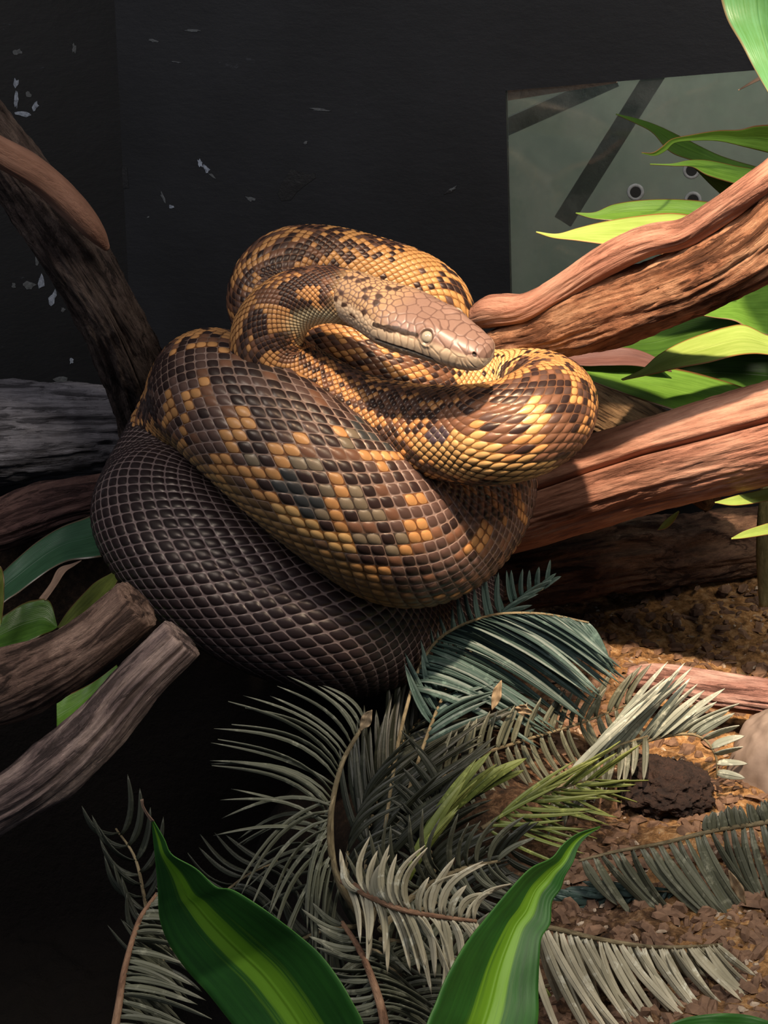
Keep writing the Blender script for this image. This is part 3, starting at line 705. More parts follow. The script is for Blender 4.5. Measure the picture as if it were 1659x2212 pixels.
sd = np.vstack([seeds, np.array(extra)])
pt = np.stack([a_s, b_], -1).reshape(-1, 2)
pt = pt + .0006*np.stack([noise3(np.stack([pt[:, 0]*300, pt[:, 1]*300, 0*pt[:, 0]], -1), 1), noise3(np.stack([pt[:, 0]*300, pt[:, 1]*300, 0*pt[:, 0]+5], -1), 2)], -1)
F1 = np.full(len(pt), 9.); F2 = np.full(len(pt), 9.); ID = np.zeros(len(pt), int)
for k, s_ in enumerate(sd):
    d = np.hypot(pt[:, 0]-s_[0], pt[:, 1]-s_[1]); nw = d < F1
    F2 = np.where(nw, F1, np.minimum(F2, d)); ID = np.where(nw, k, ID); F1 = np.where(nw, d, F1)
edge = ((F2-F1)).reshape(T.shape); ID = ID.reshape(T.shape)
line = sstep(.00115, .0003, edge); pill = sstep(0, .0022, edge)
rid = RNG.random(len(sd))[ID]
Tn = T; ab = np.abs(A_)
top = np.array([.185, .112, .086]); topd = np.array([.215, .128, .098]); sidec = np.array([.56, .44, .31]); tan_ = np.array([.31, .20, .105]); cream = np.array([.74, .64, .49])
wside = sstep(.98, 1.28, ab)[..., None]; wfront = sstep(.12, .42, Tn - .10*(ab > 1.2))[..., None]
colh = tan_*(1-wfront) + (top*(1.04-.16*rid[..., None]) + topd*0)*wfront
snout = sstep(.72, .95, Tn)[..., None]
colh = colh*(1-wside) + (sidec*(1-snout*.1))*wside
low = sstep(1.72, 1.9, ab)[..., None]
colh = colh*(1-low*.55) + cream*low*.55
# dark spots at the nape
sp_ = ((rid < .13) & (Tn < .22) & (ab < 1.5))[..., None]; colh = np.where(sp_, np.array([.03, .017, .012]), colh)
linec = np.where(wside > .5, np.array([.26, .17, .11]), np.array([.085, .046, .036]))
lw = (line*np.where(ab < 1.15, .95, .55))[..., None]
colh = colh*(1-lw) + linec*lw
dispH = pill*.00022
def mark(px, py): i, j = locate(px, py); return np.array([a_s[i, j], abs(b_[i, j])]), (i, j)
# stripe behind the eye
pts_ = [mark(*Z5(x, y))[0] for (x, y) in ((225, 650), (330, 685), (450, 705), (560, 735), (650, 752))]
def segdist(aa, bb2, p, q_):
    d = q_-p; L2 = d@d; t = np.clip(((aa-p[0])*d[0]+(bb2-p[1])*d[1])/L2, 0, 1)
    return np.hypot(aa-p[0]-t*d[0], bb2-p[1]-t*d[1]), t
ds = np.full(T.shape, 9.)
for k in range(len(pts_)-1):
    d, t = segdist(a_s, np.abs(b_), pts_[k], pts_[k+1]); wd = [.9, 1.3, 1.15, .7][k]; ds = np.minimum(ds, d/wd)
stp = sstep(.0021, .0014, ds + .0005*noise3(np.stack([a_s*600, b_*600, 0*b_], -1), 3))[..., None]
colh = colh*(1-stp) + np.array([.03, .02, .014])*stp
# mouth line
pts_ = [mark(*Z5(x, y))[0] for (x, y) in ((240, 800), (420, 860), (620, 925), (800, 990), (900, 1050), (1010, 1105), (1130, 1135))]
ds = np.full(T.shape, 9.)
for k in range(len(pts_)-1):
    d, t = segdist(a_s, np.abs(b_), pts_[k], pts_[k+1]); ds = np.minimum(ds, d)
mo = sstep(.0013, .0004, ds)[..., None]; colh = colh*(1-mo) + np.array([.05, .03, .02])*mo; dispH = dispH - .0010*mo[..., 0]
# lower jaw darkened: shading under the head put into its colour
mouthb = np.interp(a_s, [p_[0] for p_ in pts_], [p_[1] for p_ in pts_])
lj = (sstep(0, .0015, np.abs(b_)-mouthb)*(Tn < .97))[..., None]
colh = colh*(1-lj*.6) + np.array([.20, .15, .10])*lj*.6
# nostril
(nm, nij) = mark(*Z5(1222, 950)); d = np.hypot(a_s-nm[0], np.abs(b_)-nm[1])
no = sstep(.0017, .0010, d)[..., None]; colh = colh*(1-no) + np.array([.012, .006, .004])*no; dispH = dispH - .0016*no[..., 0] + .0004*np.exp(-(d/.003)**2)
# eye socket
(em, eij) = mark(923, 728); d = np.hypot(a_s-em[0], np.abs(b_)-em[1])
dispH = dispH + .0012*np.exp(-((d-.0048)/.0016)**2) - .0022*np.exp(-(d/.0042)**2) + .0012*np.exp(-(d/.010)**2)
ey = (np.exp(-((d-.0040)/.0007)**2))[..., None]; colh = colh*(1-ey*.9) + np.array([.05, .035, .025])*ey*.9
brow = np.exp(-((a_s-em[0])/.014)**2)*np.exp(-((np.abs(b_)-em[1]+.008)/.004)**2); dispH = dispH + .0012*brow
fade = sstep(-.12, .02, Tn)
Hv2 = Hv + hn*(dispH*fade)[..., None]
eyec = Hv[eij] - hn[eij]*.0019; ern = hn[eij]
ii, jj = eij; jm = (-jj) % NA; eyec2 = Hv[ii, jm] - hn[ii, jm]*.0019; ern2 = hn[ii, jm]
HFc = grid_faces(NT_, NA, True)
base = len(BV)
allV = np.vstack([BV, Hv2.reshape(-1, 3)])
allF = np.vstack([BF, HFc + base])
hc = np.concatenate([colh, np.ones(colh.shape[:2]+(1,))], -1).reshape(-1, 4)
nh = len(hc)
snake = mesh_obj('snake', allV, allF, [M_scale.m, M_head.m], attrs={
    'scol': ('FLOAT_COLOR', np.vstack([COLV, hc])), 'secol': ('FLOAT_COLOR', np.vstack([ECOLV, hc])),
    'sloc': ('FLOAT_VECTOR', np.vstack([LOC, np.zeros((nh, 3))]))})
mi = np.concatenate([np.zeros(len(BF), np.int32), np.ones(len(HFc), np.int32)])
if len(snake.data.polygons) == len(mi): snake.data.polygons.foreach_set('material_index', mi)
else: print('snake faces changed', len(snake.data.polygons), len(mi))
tag(snake, 'thick coiled snake with dark and orange blotched scales, head resting on its coils', 'snake')
M_eye = NT('snake_eye')
_tc = M_eye.N('ShaderNodeTexCoord').outputs['Object']
_d = M_eye.N('ShaderNodeVectorMath', operation='LENGTH'); M_eye.put(_d, 0, M_eye.attr('co'))
M_eye.bsdf(M_eye.ramp(_d.outputs['Value'], [(0, (.22, .19, .145)), (.55, (.30, .26, .20)), (.86, (.24, .20, .15)), (1, (.07, .05, .04))]), .12, None, **{'Specular_IOR_Level': .6, 'Coat_Weight': .6})
for (c, nrm) in ((eyec, ern), (eyec2, ern2)):
    R_ = .0046; n1_, n2_ = 32, 48; uu_, vv_ = np.meshgrid(np.linspace(0, math.pi, n1_), np.linspace(0, 2*math.pi, n2_, endpoint=False), indexing='ij')
    x_ = np.cross(nrm, HF); x_ /= np.linalg.norm(x_); y_ = np.cross(nrm, x_)
    D = (np.sin(uu_)*np.cos(vv_))[..., None]*x_ + (np.sin(uu_)*np.sin(vv_))[..., None]*y_ + np.cos(uu_)[..., None]*nrm
    lc = np.stack([np.sin(uu_)*np.cos(vv_), np.sin(uu_)*np.sin(vv_), 0*uu_], -1)
    eo = mesh_obj('eye', (c + R_*D).reshape(-1, 3), grid_faces(n1_, n2_, True)[:, ::-1].copy(), M_eye.m, snake, attrs={'co': ('FLOAT_VECTOR', lc.reshape(-1, 3))})
    eo['label'] = 'round cloudy grey eye'

# ================================================================== BROAD LEAVES
def leaf(name, e1, e2, d, mat, parent, fn=lambda x, y: (x, y), tilt=0.0, fold=.10, wave=.04, n=56, m_=13, label=None, thick=.0005):
    """leaf blade between two outline edges given tip/base to base/tip; d = depths along it; tilt pushes edge 2 nearer"""
    A = [(*fn(x, y), 0) for x, y in e1]; B = [(*fn(x, y), 0) for x, y in e2]
    a, _ = spline(A, n); b, _ = spline(B, n)
    t = np.linspace(0, 1, n); dd = np.interp(t, np.linspace(0, 1, len(d)), d)
    u = np.linspace(-1, 1, m_); rnd = random.random()*10
    wd = np.hypot(*(a-b)[:, :2].T)/FPX
    V, L_ = [], []
    for i in range(n):
        for u_ in u:
            f = (u_+1)/2; px = a[i, 0]*(1-f)+b[i, 0]*f; py = a[i, 1]*(1-f)+b[i, 1]*f
            dep = dd[i] + wd[i]*dd[i]*(-tilt*u_ + fold*(1-abs(u_))*2 - fold) + wave*wd[i]*math.sin(6*t[i]*math.pi+rnd+u_*1.3)*abs(u_)
            V.append(P(px, py, dep)); L_.append((u_, t[i], rnd))
    V = np.array(V); F = grid_faces(n, m_)
    nn = np.cross(V[F[:, 1]]-V[F[:, 0]], V[F[:, 3]]-V[F[:, 0]]).mean(0)
    if nn @ (C0-V.mean(0)) < 0: F = F[:, ::-1]
    o = mesh_obj(name, V, F.copy(), mat, parent, attrs={'lf': ('FLOAT_VECTOR', L_)})
    md = o.modifiers.new('thickness', 'SOLIDIFY'); md.thickness = thick; md.offset = -1
    if label: o['label'] = label
    return o
def Z4(x, y): return 1020+x/2.458, y/2.458
def Z4b(x, y): return 1020+x/2.458, 800+y/2.458
def Z7(x, y): return x/2.698, 1080+y/2.698
def Z1(x, y): return 180+x/2.304, 1400+y/2.304
def Z3(x, y): return 900+x/2.186, 1400+y/2.186
MAR = (.20, .045, .03)
L_bright = leaf_mat('ti_leaf_bright', (.46, .60, .16), (.32, .46, .09), edge=(.38, .14, .05), trans=.35)
L_mid = leaf_mat('ti_leaf_green', (.20, .40, .06), (.11, .25, .03), edge=MAR, trans=.35)
L_dark = leaf_mat('ti_leaf_dark', (.07, .16, .022), (.035, .09, .012), edge=(.10, .06, .02), trans=.3)  # darker copy of the ti green, shadow on rear leaves put into its colour
L_mint = leaf_mat('ti_leaf_mint', (.10, .27, .11), (.07, .20, .05), edge=(.20, .14, .08), trans=.3)
L_maroon = leaf_mat('ti_leaf_maroon', (.20, .10, .085), (.12, .055, .05), trans=.2)
L_stripe = leaf_mat('dracaena_leaf', (.035, .17, .018), (.020, .10, .012), edge=(.08, .24, .035), stripe=(.24, .50, .025), stripe_w=.30, trans=.28, rough=.52, veins=34, estart=.95)
L_teal = leaf_mat('left_leaf', (.045, .115, .06), (.028, .075, .038), edge=(.14, .09, .06), trans=.2, rough=.33)
L_olive = leaf_mat('left_leaf_olive', (.22, .26, .05), (.12, .15, .03), edge=(.16, .08, .04), trans=.25)
L_dry = leaf_mat('dry_leaf', (.28, .18, .12), (.14, .08, .055), trans=.15, rough=.7)

def stalk(name, pts, mat, parent, segs=16, seed=70):
    return branch(name, pts, mat, parent, ridge=.05, lump=.05, seed=seed, segs=segs, step=.004)
M_stalk = bark_mat('green_stalk', (.07, .065, .025), (.17, .15, .06), (.28, .24, .12), 3, 60, .5)

ti = empty('ti_plant', P(1720, 1290, 1.45), 'broad-leaved plant with bright green maroon-edged leaves, crowding the right edge', 'plant')
stalk('stem', [(1655, 1310, 1.50, 16), (1648, 1180, 1.50, 15), (1660, 1040, 1.50, 16), (1690, 850, 1.50, 16), (1720, 600, 1.50, 16), (1750, 300, 1.50, 16), (1760, 0, 1.48, 15)], M_stalk, ti)
LV = [
 ([(1310, -60), (1330, 30), (1362, 120), (1430, 235), (1495, 360), (1571, 490), (1650, 610)], [(1720, -60), (1700, 60), (1690, 200), (1690, 350), (1685, 450), (1675, 540), (1650, 610)], [1.22, 1.18], L_mint, Z4, .25),
 ([(1415, 476), (1500, 420), (1560, 392), (1640, 378), (1700, 370)], [(1415, 480), (1505, 435), (1570, 412), (1640, 412), (1700, 420)], [1.25, 1.28], L_dry, Z4, .2),
 ([(1150, 860), (1250, 900), (1400, 930), (1571, 960), (1700, 980)], [(1150, 864), (1290, 1005), (1380, 1070), (1571, 1110), (1700, 1110)], [1.52, 1.54], L_dark, Z4, -.6),
 ([(765, 603), (880, 630), (1000, 672), (1150, 745), (1330, 830), (1571, 900), (1700, 930)], [(765, 608), (870, 655), (960, 705), (1060, 810), (1230, 870), (1400, 950), (1700, 1010)], [1.44, 1.50, 1.52], L_dark, Z4, .5),
 ([(945, 868), (1060, 868), (1150, 850), (1250, 850), (1400, 880), (1530, 910), (1700, 1000)], [(945, 874), (1070, 880), (1170, 886), (1250, 930), (1400, 975), (1500, 985), (1700, 1060)], [1.42, 1.47], L_mid, Z4, .3),
 ([(900, 811), (960, 812), (1010, 780), (1060, 740), (1150, 720), (1300, 695), (1420, 690), (1500, 670), (1600, 665), (1700, 680)], [(900, 815), (970, 828), (1030, 800), (1080, 757), (1200, 747), (1320, 752), (1450, 782), (1571, 812), (1640, 830), (1700, 850)], [1.38, 1.44], L_mid, Z4, -.5),
 ([(550, 1128), (650, 1126), (750, 1085), (900, 1062), (1100, 1058), (1300, 1080), (1500, 1150)], [(550, 1133), (640, 1160), (760, 1170), (900, 1170), (1100, 1180), (1250, 1220), (1500, 1270)], [1.44, 1.46], L_mid, Z4, .35),
 ([(340, 1228), (450, 1240), (560, 1210), (680, 1180), (850, 1150), (1050, 1130), (1200, 1150), (1400, 1200)], [(340, 1233), (430, 1262), (560, 1277), (750, 1305), (900, 1340), (1050, 1350), (1200, 1350), (1400, 1350)], [1.38, 1.42], L_bright, Z4, .5),
 ([(850, 1960), (1100, 1940), (1300, 1890), (1571, 1860), (1700, 1850)], [(850, 1970), (1150, 2020), (1300, 2060), (1571, 2120), (1700, 2150)], [1.50, 1.52], L_dark, Z4, .3),
 ([(745, 1816), (850, 1760), (1000, 1695), (1150, 1660), (1350, 1660), (1571, 1720), (1700, 1740)], [(745, 1824), (830, 1885), (950, 1925), (1100, 1900), (1300, 1830), (1571, 1830), (1700, 1840)], [1.46, 1.50], L_dark, Z4, .5),
 ([(1150, 1652), (1300, 1592), (1450, 1535), (1580, 1500), (1700, 1480)], [(1150, 1660), (1280, 1685), (1400, 1705), (1500, 1765), (1700, 1810)], [1.44, 1.47], L_mid, Z4, .5),
 ([(450, 1915), (560, 1870), (700, 1848), (850, 1850), (980, 1900), (1060, 1970)], [(460, 1925), (600, 1942), (700, 1940), (850, 1940), (960, 1955), (1060, 1974)], [1.42, 1.44], L_maroon, Z4, .3),
 ([(450, 1918), (560, 1925), (700, 1930), (900, 1940), (1100, 1960), (1300, 2010), (1450, 2060), (1700, 2150)], [(450, 1924), (560, 1990), (700, 2050), (850, 2105), (1000, 2155), (1150, 2200), (1400, 2260), (1700, 2330)], [1.42, 1.44, 1.46], L_mid, Z4, .5),
 ([(790, 2012), (900, 1960), (980, 1890), (1080, 1830), (1200, 1780), (1350, 1735), (1450, 1725), (1571, 1780), (1700, 1800)], [(800, 2018), (950, 1987), (1100, 1952), (1250, 1925), (1400, 1887), (1500, 1877), (1571, 1882), (1640, 1885), (1700, 1885)], [1.36, 1.40], L_bright, Z4, .6),
 ([(1290, 698), (1400, 665), (1571, 625), (1700, 600)], [(1290, 703), (1400, 717), (1571, 692), (1700, 660)], [1.33, 1.38], L_bright, Z4b, .4),
 ([(985, 846), (1020, 800), (1060, 768), (1095, 745)], [(985, 848), (1035, 835), (1075, 795), (1100, 750)], [1.44, 1.45], L_bright, Z4b, .3),
 ([(1378, 889), (1450, 850), (1571, 810), (1700, 770)], [(1378, 896), (1450, 890), (1571, 872), (1700, 860)], [1.33, 1.38], L_bright, Z4b, .4),
]
for e1, e2, d, mt, fn, tl in LV: leaf('leaf', e1, e2, d, mt, ti, fn, tl)

lp = empty('bromeliad_plant', P(-40, 1400, 1.4), 'low plant with dark green strap leaves at the left edge between the logs', 'plant')
for e1, e2, d, mt, tl in [
 ([(-120, 560), (20, 415), (100, 340), (220, 240), (350, 160), (480, 110), (560, 82), (660, 80)], [(-120, 740), (20, 600), (100, 545), (200, 470), (300, 400), (400, 355), (520, 340), (660, 320)], [1.38, 1.40, 1.42], L_teal, .5),
 ([(-80, 740), (50, 655), (130, 605), (200, 583), (290, 590), (335, 735)], [(-80, 900), (50, 865), (150, 835), (240, 790), (300, 765), (335, 742)], [1.35, 1.37], L_dark, .3),
 ([(330, 745), (400, 640), (500, 530), (560, 475), (650, 425)], [(400, 760), (500, 690), (600, 600), (660, 520), (700, 440)], [1.42, 1.40], L_olive, .3),
 ([(330, 1160), (450, 1110), (560, 1050), (680, 960)], [(330, 1375), (440, 1285), (560, 1160), (700, 1000)], [1.38, 1.40], L_mid, .3),
 ([(-60, 380), (0, 385), (20, 440), (22, 560), (10, 700)], [(-80, 700), (-60, 720), (-30, 730), (-10, 740), (0, 745)], [1.33, 1.33], L_olive, 0),
 ([(225, 575), (290, 490), (340, 400), (420, 370), (475, 350)], [(265, 585), (320, 510), (380, 420), (430, 385), (475, 354)], [1.37, 1.38], L_dry, .3)]:
    leaf('leaf', e1, e2, d, mt, lp, Z7, tl)

dr = empty('dracaena_plant', P(860, 2330, .92), 'glossy plant in front with green leaves striped light green down the middle', 'plant')
leaf('leaf', [(338, 850), (345, 930), (360, 1080), (370, 1200), (380, 1350), (430, 1480), (520, 1610), (620, 1720), (740, 1871), (900, 2060), (1150, 2260)], [(342, 852), (400, 950), (440, 1030), (560, 1100), (660, 1190), (740, 1205), (850, 1270), (950, 1340), (1080, 1440), (1180, 1530), (1270, 1650), (1340, 1770), (1390, 1871), (1430, 2050), (1400, 2260)], [.93, .96, .97, .95, .92], L_stripe, dr, Z1, .55, fold=.14, n=90, m_=25)
leaf('leaf_tip', [(284, 757), (290, 790), (312, 830), (336, 866)], [(297, 752), (300, 785), (322, 826), (352, 862)], [.925, .93], L_dry, dr, Z1, .1, n=16, m_=5)
leaf('leaf', [(868, 843), (760, 878), (690, 930), (640, 990), (540, 1040), (450, 1130), (340, 1260), (230, 1400), (140, 1560), (90, 1680), (50, 1775), (0, 1950), (-20, 2100)], [(868, 849), (805, 890), (765, 940), (740, 1010), (700, 1080), (680, 1140), (640, 1200), (632, 1300), (590, 1370), (580, 1480), (575, 1600), (570, 1775), (500, 1950), (300, 2100)], [.98, .96, .93, .90, .88], L_stripe, dr, Z3, -.35, fold=.16, n=90, m_=25)
leaf('leaf', [(1140, 1810), (1230, 1760), (1340, 1733), (1470, 1725), (1600, 1740), (1760, 1800)], [(1140, 1830), (1250, 1900), (1370, 1930), (1470, 1950), (1600, 1950), (1760, 1950)], [.95, .97], L_stripe, dr, Z3, .3)

# ================================================================== CYCAD FRONDS
def cy_mat(name, a, b, tip, trans=.12, rough=.5):
    m = NT(name); sp = m.N('ShaderNodeSeparateXYZ'); m.put(sp, 0, m.attr('lf'))
    x, y, r = sp.outputs
    tc = m.N('ShaderNodeTexCoord').outputs['Object']
    n1 = m.noise(tc, 130, 5, .65); n2 = m.noise(tc, 30, 3)
    rr_ = m.math('FRACT', m.math('MULTIPLY', r, 7.31))
    c = m.mix(rr_, a, b)
    c = m.mix(m.map(y, .5, 1, 0, .8, True), c, tip)
    c = m.mix(m.map(n1, .56, .66, 0, .5), c, tuple(min(1, q_*2.0) for q_ in tip))
    c = m.mix(m.map(n2, .3, .6, .5, 0), c, tuple(q_*.35 for q_ in a))
    rib = m.map(m.math('ABSOLUTE', x), 0, .22, 1, 0, True)
    m.bsdf(c, rough, m.bump(m.math('ADD', rib, m.math('MULTIPLY', n1, .5)), .5, .001), **{'Specular_IOR_Level': .45})
    return m.m
F_grey = cy_mat('cycad_grey', (.075, .08, .052), (.13, .135, .09), (.19, .19, .14))
F_teal = cy_mat('cycad_teal', (.032, .062, .054), (.052, .092, .078), (.08, .125, .105))
F_pale = cy_mat('cycad_pale', (.22, .25, .20), (.36, .38, .30), (.46, .47, .38))
F_straw = cy_mat('cycad_straw', (.34, .31, .21), (.55, .50, .36), (.66, .58, .42))
F_olive = cy_mat('cycad_olive', (.13, .17, .035), (.22, .26, .06), (.30, .33, .09))
F_shade = cy_mat('cycad_shade', (.014, .017, .010), (.026, .03, .019), (.035, .038, .024))  # near-black copy of the leaflet green, shade under the snake painted in
M_rach = bark_mat('rachis', (.08, .06, .035), (.20, .16, .09), (.36, .29, .17), 4, 90, .6)
M_rach2 = bark_mat('rachis_brown', (.10, .05, .03), (.27, .15, .09), (.42, .26, .16), 4, 90, .6)

def frond(parent, pts, sides, mat, n=30, wpx=11, rr=5, rmat=None, jit=.12, label=None):
    """pts: rachis (px,py,depth); sides: list of (t0,t1,[(t,dx,dy,dd)...],curl) leaflet tip offsets in px relative to their root"""
    rp = [(x, y, d, rr*(1-.55*k/(len(pts)-1))) for k, (x, y, d) in enumerate(pts)]
    fr = branch('frond', rp, rmat or M_rach, parent, ridge=.05, lump=.12, seed=random.randint(60, 900), segs=12, step=.003)
    if label: fr['label'] = label
    R_, _ = spline([(x, y, d*FPX*.35) for x, y, d in pts], 200)   # roughly isotropic spacing
    V, F, L_ = [], [], []
    for (t0, t1, tab, curl) in sides:
        tab = np.array(tab, float)
        for k in range(n):
            t = t0 + (t1-t0)*(k+.5+random.uniform(-.25, .25))/n
            root = np.array([np.interp(t, np.linspace(0, 1, 200), R_[:, c]) for c in range(3)]); root[2] /= FPX*.35
            off = np.array([np.interp(t, tab[:, 0], tab[:, c]) for c in (1, 2, 3)])
            sc_ = 1 + random.uniform(-jit, jit)*1.3; an = random.uniform(-jit, jit)
            ox, oy = off[0]*math.cos(an)-off[1]*math.sin(an), off[0]*math.sin(an)+off[1]*math.cos(an)
            a = P(*root); b = P(root[0]+ox*sc_, root[1]+oy*sc_, root[2]+off[2]*(1+random.uniform(-.5, .5)))
            ln = np.linalg.norm(b-a); ax = (b-a)/ln
            prp = np.cross(ax, FW); prp /= np.linalg.norm(prp); 
            tilt = random.uniform(-.7, .7); wdir = prp*math.cos(tilt) + np.cross(ax, prp)*math.sin(tilt)
            up_ = np.cross(wdir, ax); W_ = wpx*root[2]/FPX*(1+random.uniform(-.15, .15))/2
            cu = curl*ln*(1+random.uniform(-.5, .5)); m_ = 9; base_ = len(V); rnd = random.random()
            for i in range(m_+1):
                f = i/m_; w_ = W_*(min(1, .45+f*3)*(1-f**3.2)**.75 + .02)
                c = a + ax*ln*f + prp*cu*math.sin(math.pi*f**.8) - UPV*abs(curl)*.3*ln*f*f
                dn = -up_*w_*.35
                V += [c - wdir*w_ + dn, c, c + wdir*w_ + dn]; L_ += [(-1, f, rnd), (0, f, rnd), (1, f, rnd)]
                if i:
                    o_ = base_ + (i-1)*3
                    F += [(o_, o_+1, o_+4, o_+3), (o_+1, o_+2, o_+5, o_+4)]
    o = mesh_obj('leaflets', V, F, mat, fr, attrs={'lf': ('FLOAT_VECTOR', L_)})
    md = o.modifiers.new('thickness', 'SOLIDIFY'); md.thickness = .0006; md.offset = 0
    return fr

# main cycad, crown under the snake
cy = empty('cycad_plant', P(800, 2010, 1.12), 'dusty grey-green cycad with drooping fronds, growing below the coiled snake', 'plant')
frond(cy, [(800, 2010, 1.12), (830, 1800, 1.22), (870, 1560, 1.32), (930, 1400, 1.36), (1040, 1335, 1.34), (1160, 1325, 1.32), (1272, 1345, 1.31)],
      [(.56, 1.0, [(.5, 250, 90, .0), (.7, 300, 170, -.02), (.85, 230, 130, -.02), (.93, 120, 105, -.01), (1, 48, 100, 0)], .05)], F_teal, n=46, wpx=15, jit=.045, label='arching blue-green frond')
frond(cy, [(800, 2010, 1.12), (860, 1780, 1.24), (960, 1500, 1.36), (1080, 1330, 1.42), (1185, 1265, 1.44)],
      [(.55, 1, [(.5, -60, -120, 0), (.8, -30, -110, 0), (1, 10, -50, 0)], .05), (.5, 1, [(.5, 130, -60, 0), (.8, 110, -50, 0), (1, 30, -30, 0)], .05)], F_teal, n=26, wpx=12)
frond(cy, [(800, 2010, 1.12), (730, 1900, 1.10), (715, 1770, 1.11), (735, 1660, 1.12), (770, 1590, 1.13), (798, 1548, 1.14)],
      [(.42, .98, [(.4, -250, -20, 0), (.55, -255, -110, 0), (.68, -240, -125, 0), (.8, -215, -150, 0), (.9, -150, -115, 0), (1, -60, -70, 0)], -.09)], F_grey, n=20, wpx=8.5, rr=8, label='left frond with fingers curving up')
frond(cy, [(760, 1960, 1.12), (715, 1850, 1.10), (712, 1760, 1.10), (722, 1720, 1.11)],
      [(.3, .98, [(.3, -110, 260, -.01), (.6, -150, 200, 0), (1, -190, 170, 0)], -.10), (.2, .95, [(.2, 10, 280, -.01), (1, -60, 240, 0)], -.06), (.2, .95, [(.2, -160, 40, .03), (1, -240, 40, .04)], -.10)], F_grey, n=9, wpx=9, rr=7)
frond(cy, [(800, 2010, 1.12), (790, 1900, 1.19), (800, 1780, 1.27), (850, 1640, 1.35), (920, 1540, 1.40), (1010, 1470, 1.44)],
      [(.1, 1, [(.1, 150, -170, 0), (.35, 230, -200, 0), (.6, 260, -130, 0), (1, 160, 30, 0)], .04), (.3, 1, [(.3, -40, -200, .02), (.7, 10, -150, .02), (1, 60, -60, 0)], .05)], F_shade, n=34, wpx=17)
frond(cy, [(830, 2010, 1.11), (880, 1900, 1.16), (930, 1800, 1.20), (990, 1740, 1.22), (1040, 1700, 1.23)],
      [(.2, 1, [(.2, 100, -200, 0), (.5, 120, -190, 0), (.8, 120, -110, 0), (1, 110, -50, 0)], .04)], F_olive, n=11, wpx=24, label='olive green frond tips')
frond(cy, [(820, 2010, 1.10), (900, 1930, 1.12), (990, 1880, 1.14), (1080, 1860, 1.15)],
      [(.1, 1, [(.1, -110, -150, -.03), (.6, -20, -150, -.02), (1, 100, -70, 0)], .14), (.1, 1, [(.1, 40, 130, -.03), (1, 120, 60, 0)], -.12)], F_grey, n=15, wpx=13, rr=8)
frond(cy, [(740, 1900, 1.08), (800, 1935, 1.07), (870, 1965, 1.06), (950, 1980, 1.06), (1030, 1990, 1.06)],
      [(0, 1, [(0, 10, 110, -.01), (.4, 45, 170, 0), (1, 40, 170, 0)], .08), (.1, 1, [(0, -70, -80, 0), (.5, 30, -120, 0), (1, 90, -90, 0)], .16)], F_straw, n=19, wpx=17, jit=.26, rr=10, rmat=M_rach2, label='lowest middle frond with pale hanging leaflets')
frond(cy, [(835, 2300, 1.03), (828, 2200, 1.04), (800, 2105, 1.06), (770, 2040, 1.08), (738, 1992, 1.09)],
      [(.05, 1, [(0, -150, 20, .01), (.5, -120, -5, .01), (1, -80, -60, 0)], .10), (.05, .9, [(0, 160, 60, .02), (.5, 150, 80, .02), (1, 110, 40, .02)], .08)], F_grey, n=20, wpx=13, rr=12, rmat=M_rach2, label='broken brown frond stalk at the bottom')
frond(cy, [(1040, 1790, 1.22), (1130, 1735, 1.24), (1220, 1700, 1.26), (1300, 1680, 1.27)],
      [(0, 1, [(0, 170, -100, 0), (1, 100, -70, 0)], .03), (0, 1, [(0, 200, 0, 0), (1, 120, 0, 0)], -.03), (0, .9, [(0, 180, 80, 0), (1, 90, 40, 0)], -.05)], F_olive, n=11, wpx=9, label='thin yellow-green frond')
frond(cy, [(900, 1720, 1.27), (1020, 1640, 1.31), (1130, 1600, 1.34), (1260, 1560, 1.36), (1360, 1520, 1.37)],
      [(.1, 1, [(0, 20, -110, 0), (1, 50, -90, 0)], .05), (.1, 1, [(0, 40, 110, 0), (1, 60, 90, 0)], -.05)], F_grey, n=22, wpx=13)
# second cycad: long pale frond pointing right
c2 = empty('cycad_plant', P(1150, 1830, 1.25), 'pale cycad spreading white-green leaflets over the soil, left of the rock', 'plant')
frond(c2, [(1130, 1800, 1.24), (1220, 1690, 1.29), (1330, 1625, 1.32), (1440, 1590, 1.33), (1510, 1590, 1.325), (1545, 1630, 1.32), (1550, 1680, 1.32)],
      [(.25, 1, [(.2, 150, -180, 0), (.4, 160, -185, 0), (.6, 130, -140, -.01), (.75, 110, -70, -.01), (.88, 70, -18, -.01), (1, 50, 8, -.01)], .03)], F_pale, n=22, wpx=17)
frond(c2, [(1130, 1800, 1.24), (1220, 1690, 1.285), (1330, 1615, 1.31), (1400, 1590, 1.315)],
      [(.3, 1, [(.2, -20, 100, -.01), (1, 0, 90, -.02)], .04)], F_grey, n=14, wpx=14)
# third cycad outside the right edge, reaching in
c3 = empty('cycad_plant', P(1760, 1850, 1.2), 'cycad reaching in from the right edge with a long straight rachis', 'plant')
frond(c3, [(1800, 1745, 1.22), (1660, 1775, 1.20), (1540, 1795, 1.19), (1430, 1822, 1.18), (1330, 1840, 1.18), (1250, 1860, 1.18)],
      [(.05, 1, [(0, 140, 330, -.01), (.4, 160, 280, -.01), (.65, 200, 260, -.01), (.85, 170, 190, 0), (1, 60, 110, 0)], -.05), (.0, .5, [(0, -40, -50, 0), (.5, 0, -40, 0)], .05)], F_grey, n=26, wpx=19, rr=7, label='upper frond with blue-grey leaflets')
frond(c3, [(1700, 2010, 1.22), (1600, 1960, 1.20), (1480, 1930, 1.19), (1350, 1925, 1.19), (1230, 1950, 1.19)],
      [(.1, 1, [(0, -80, 110, 0), (1, -60, 60, 0)], -.05), (.1, 1, [(0, -120, 10, 0), (1, -90, -20, 0)], .05)], F_teal, n=18, wpx=26)
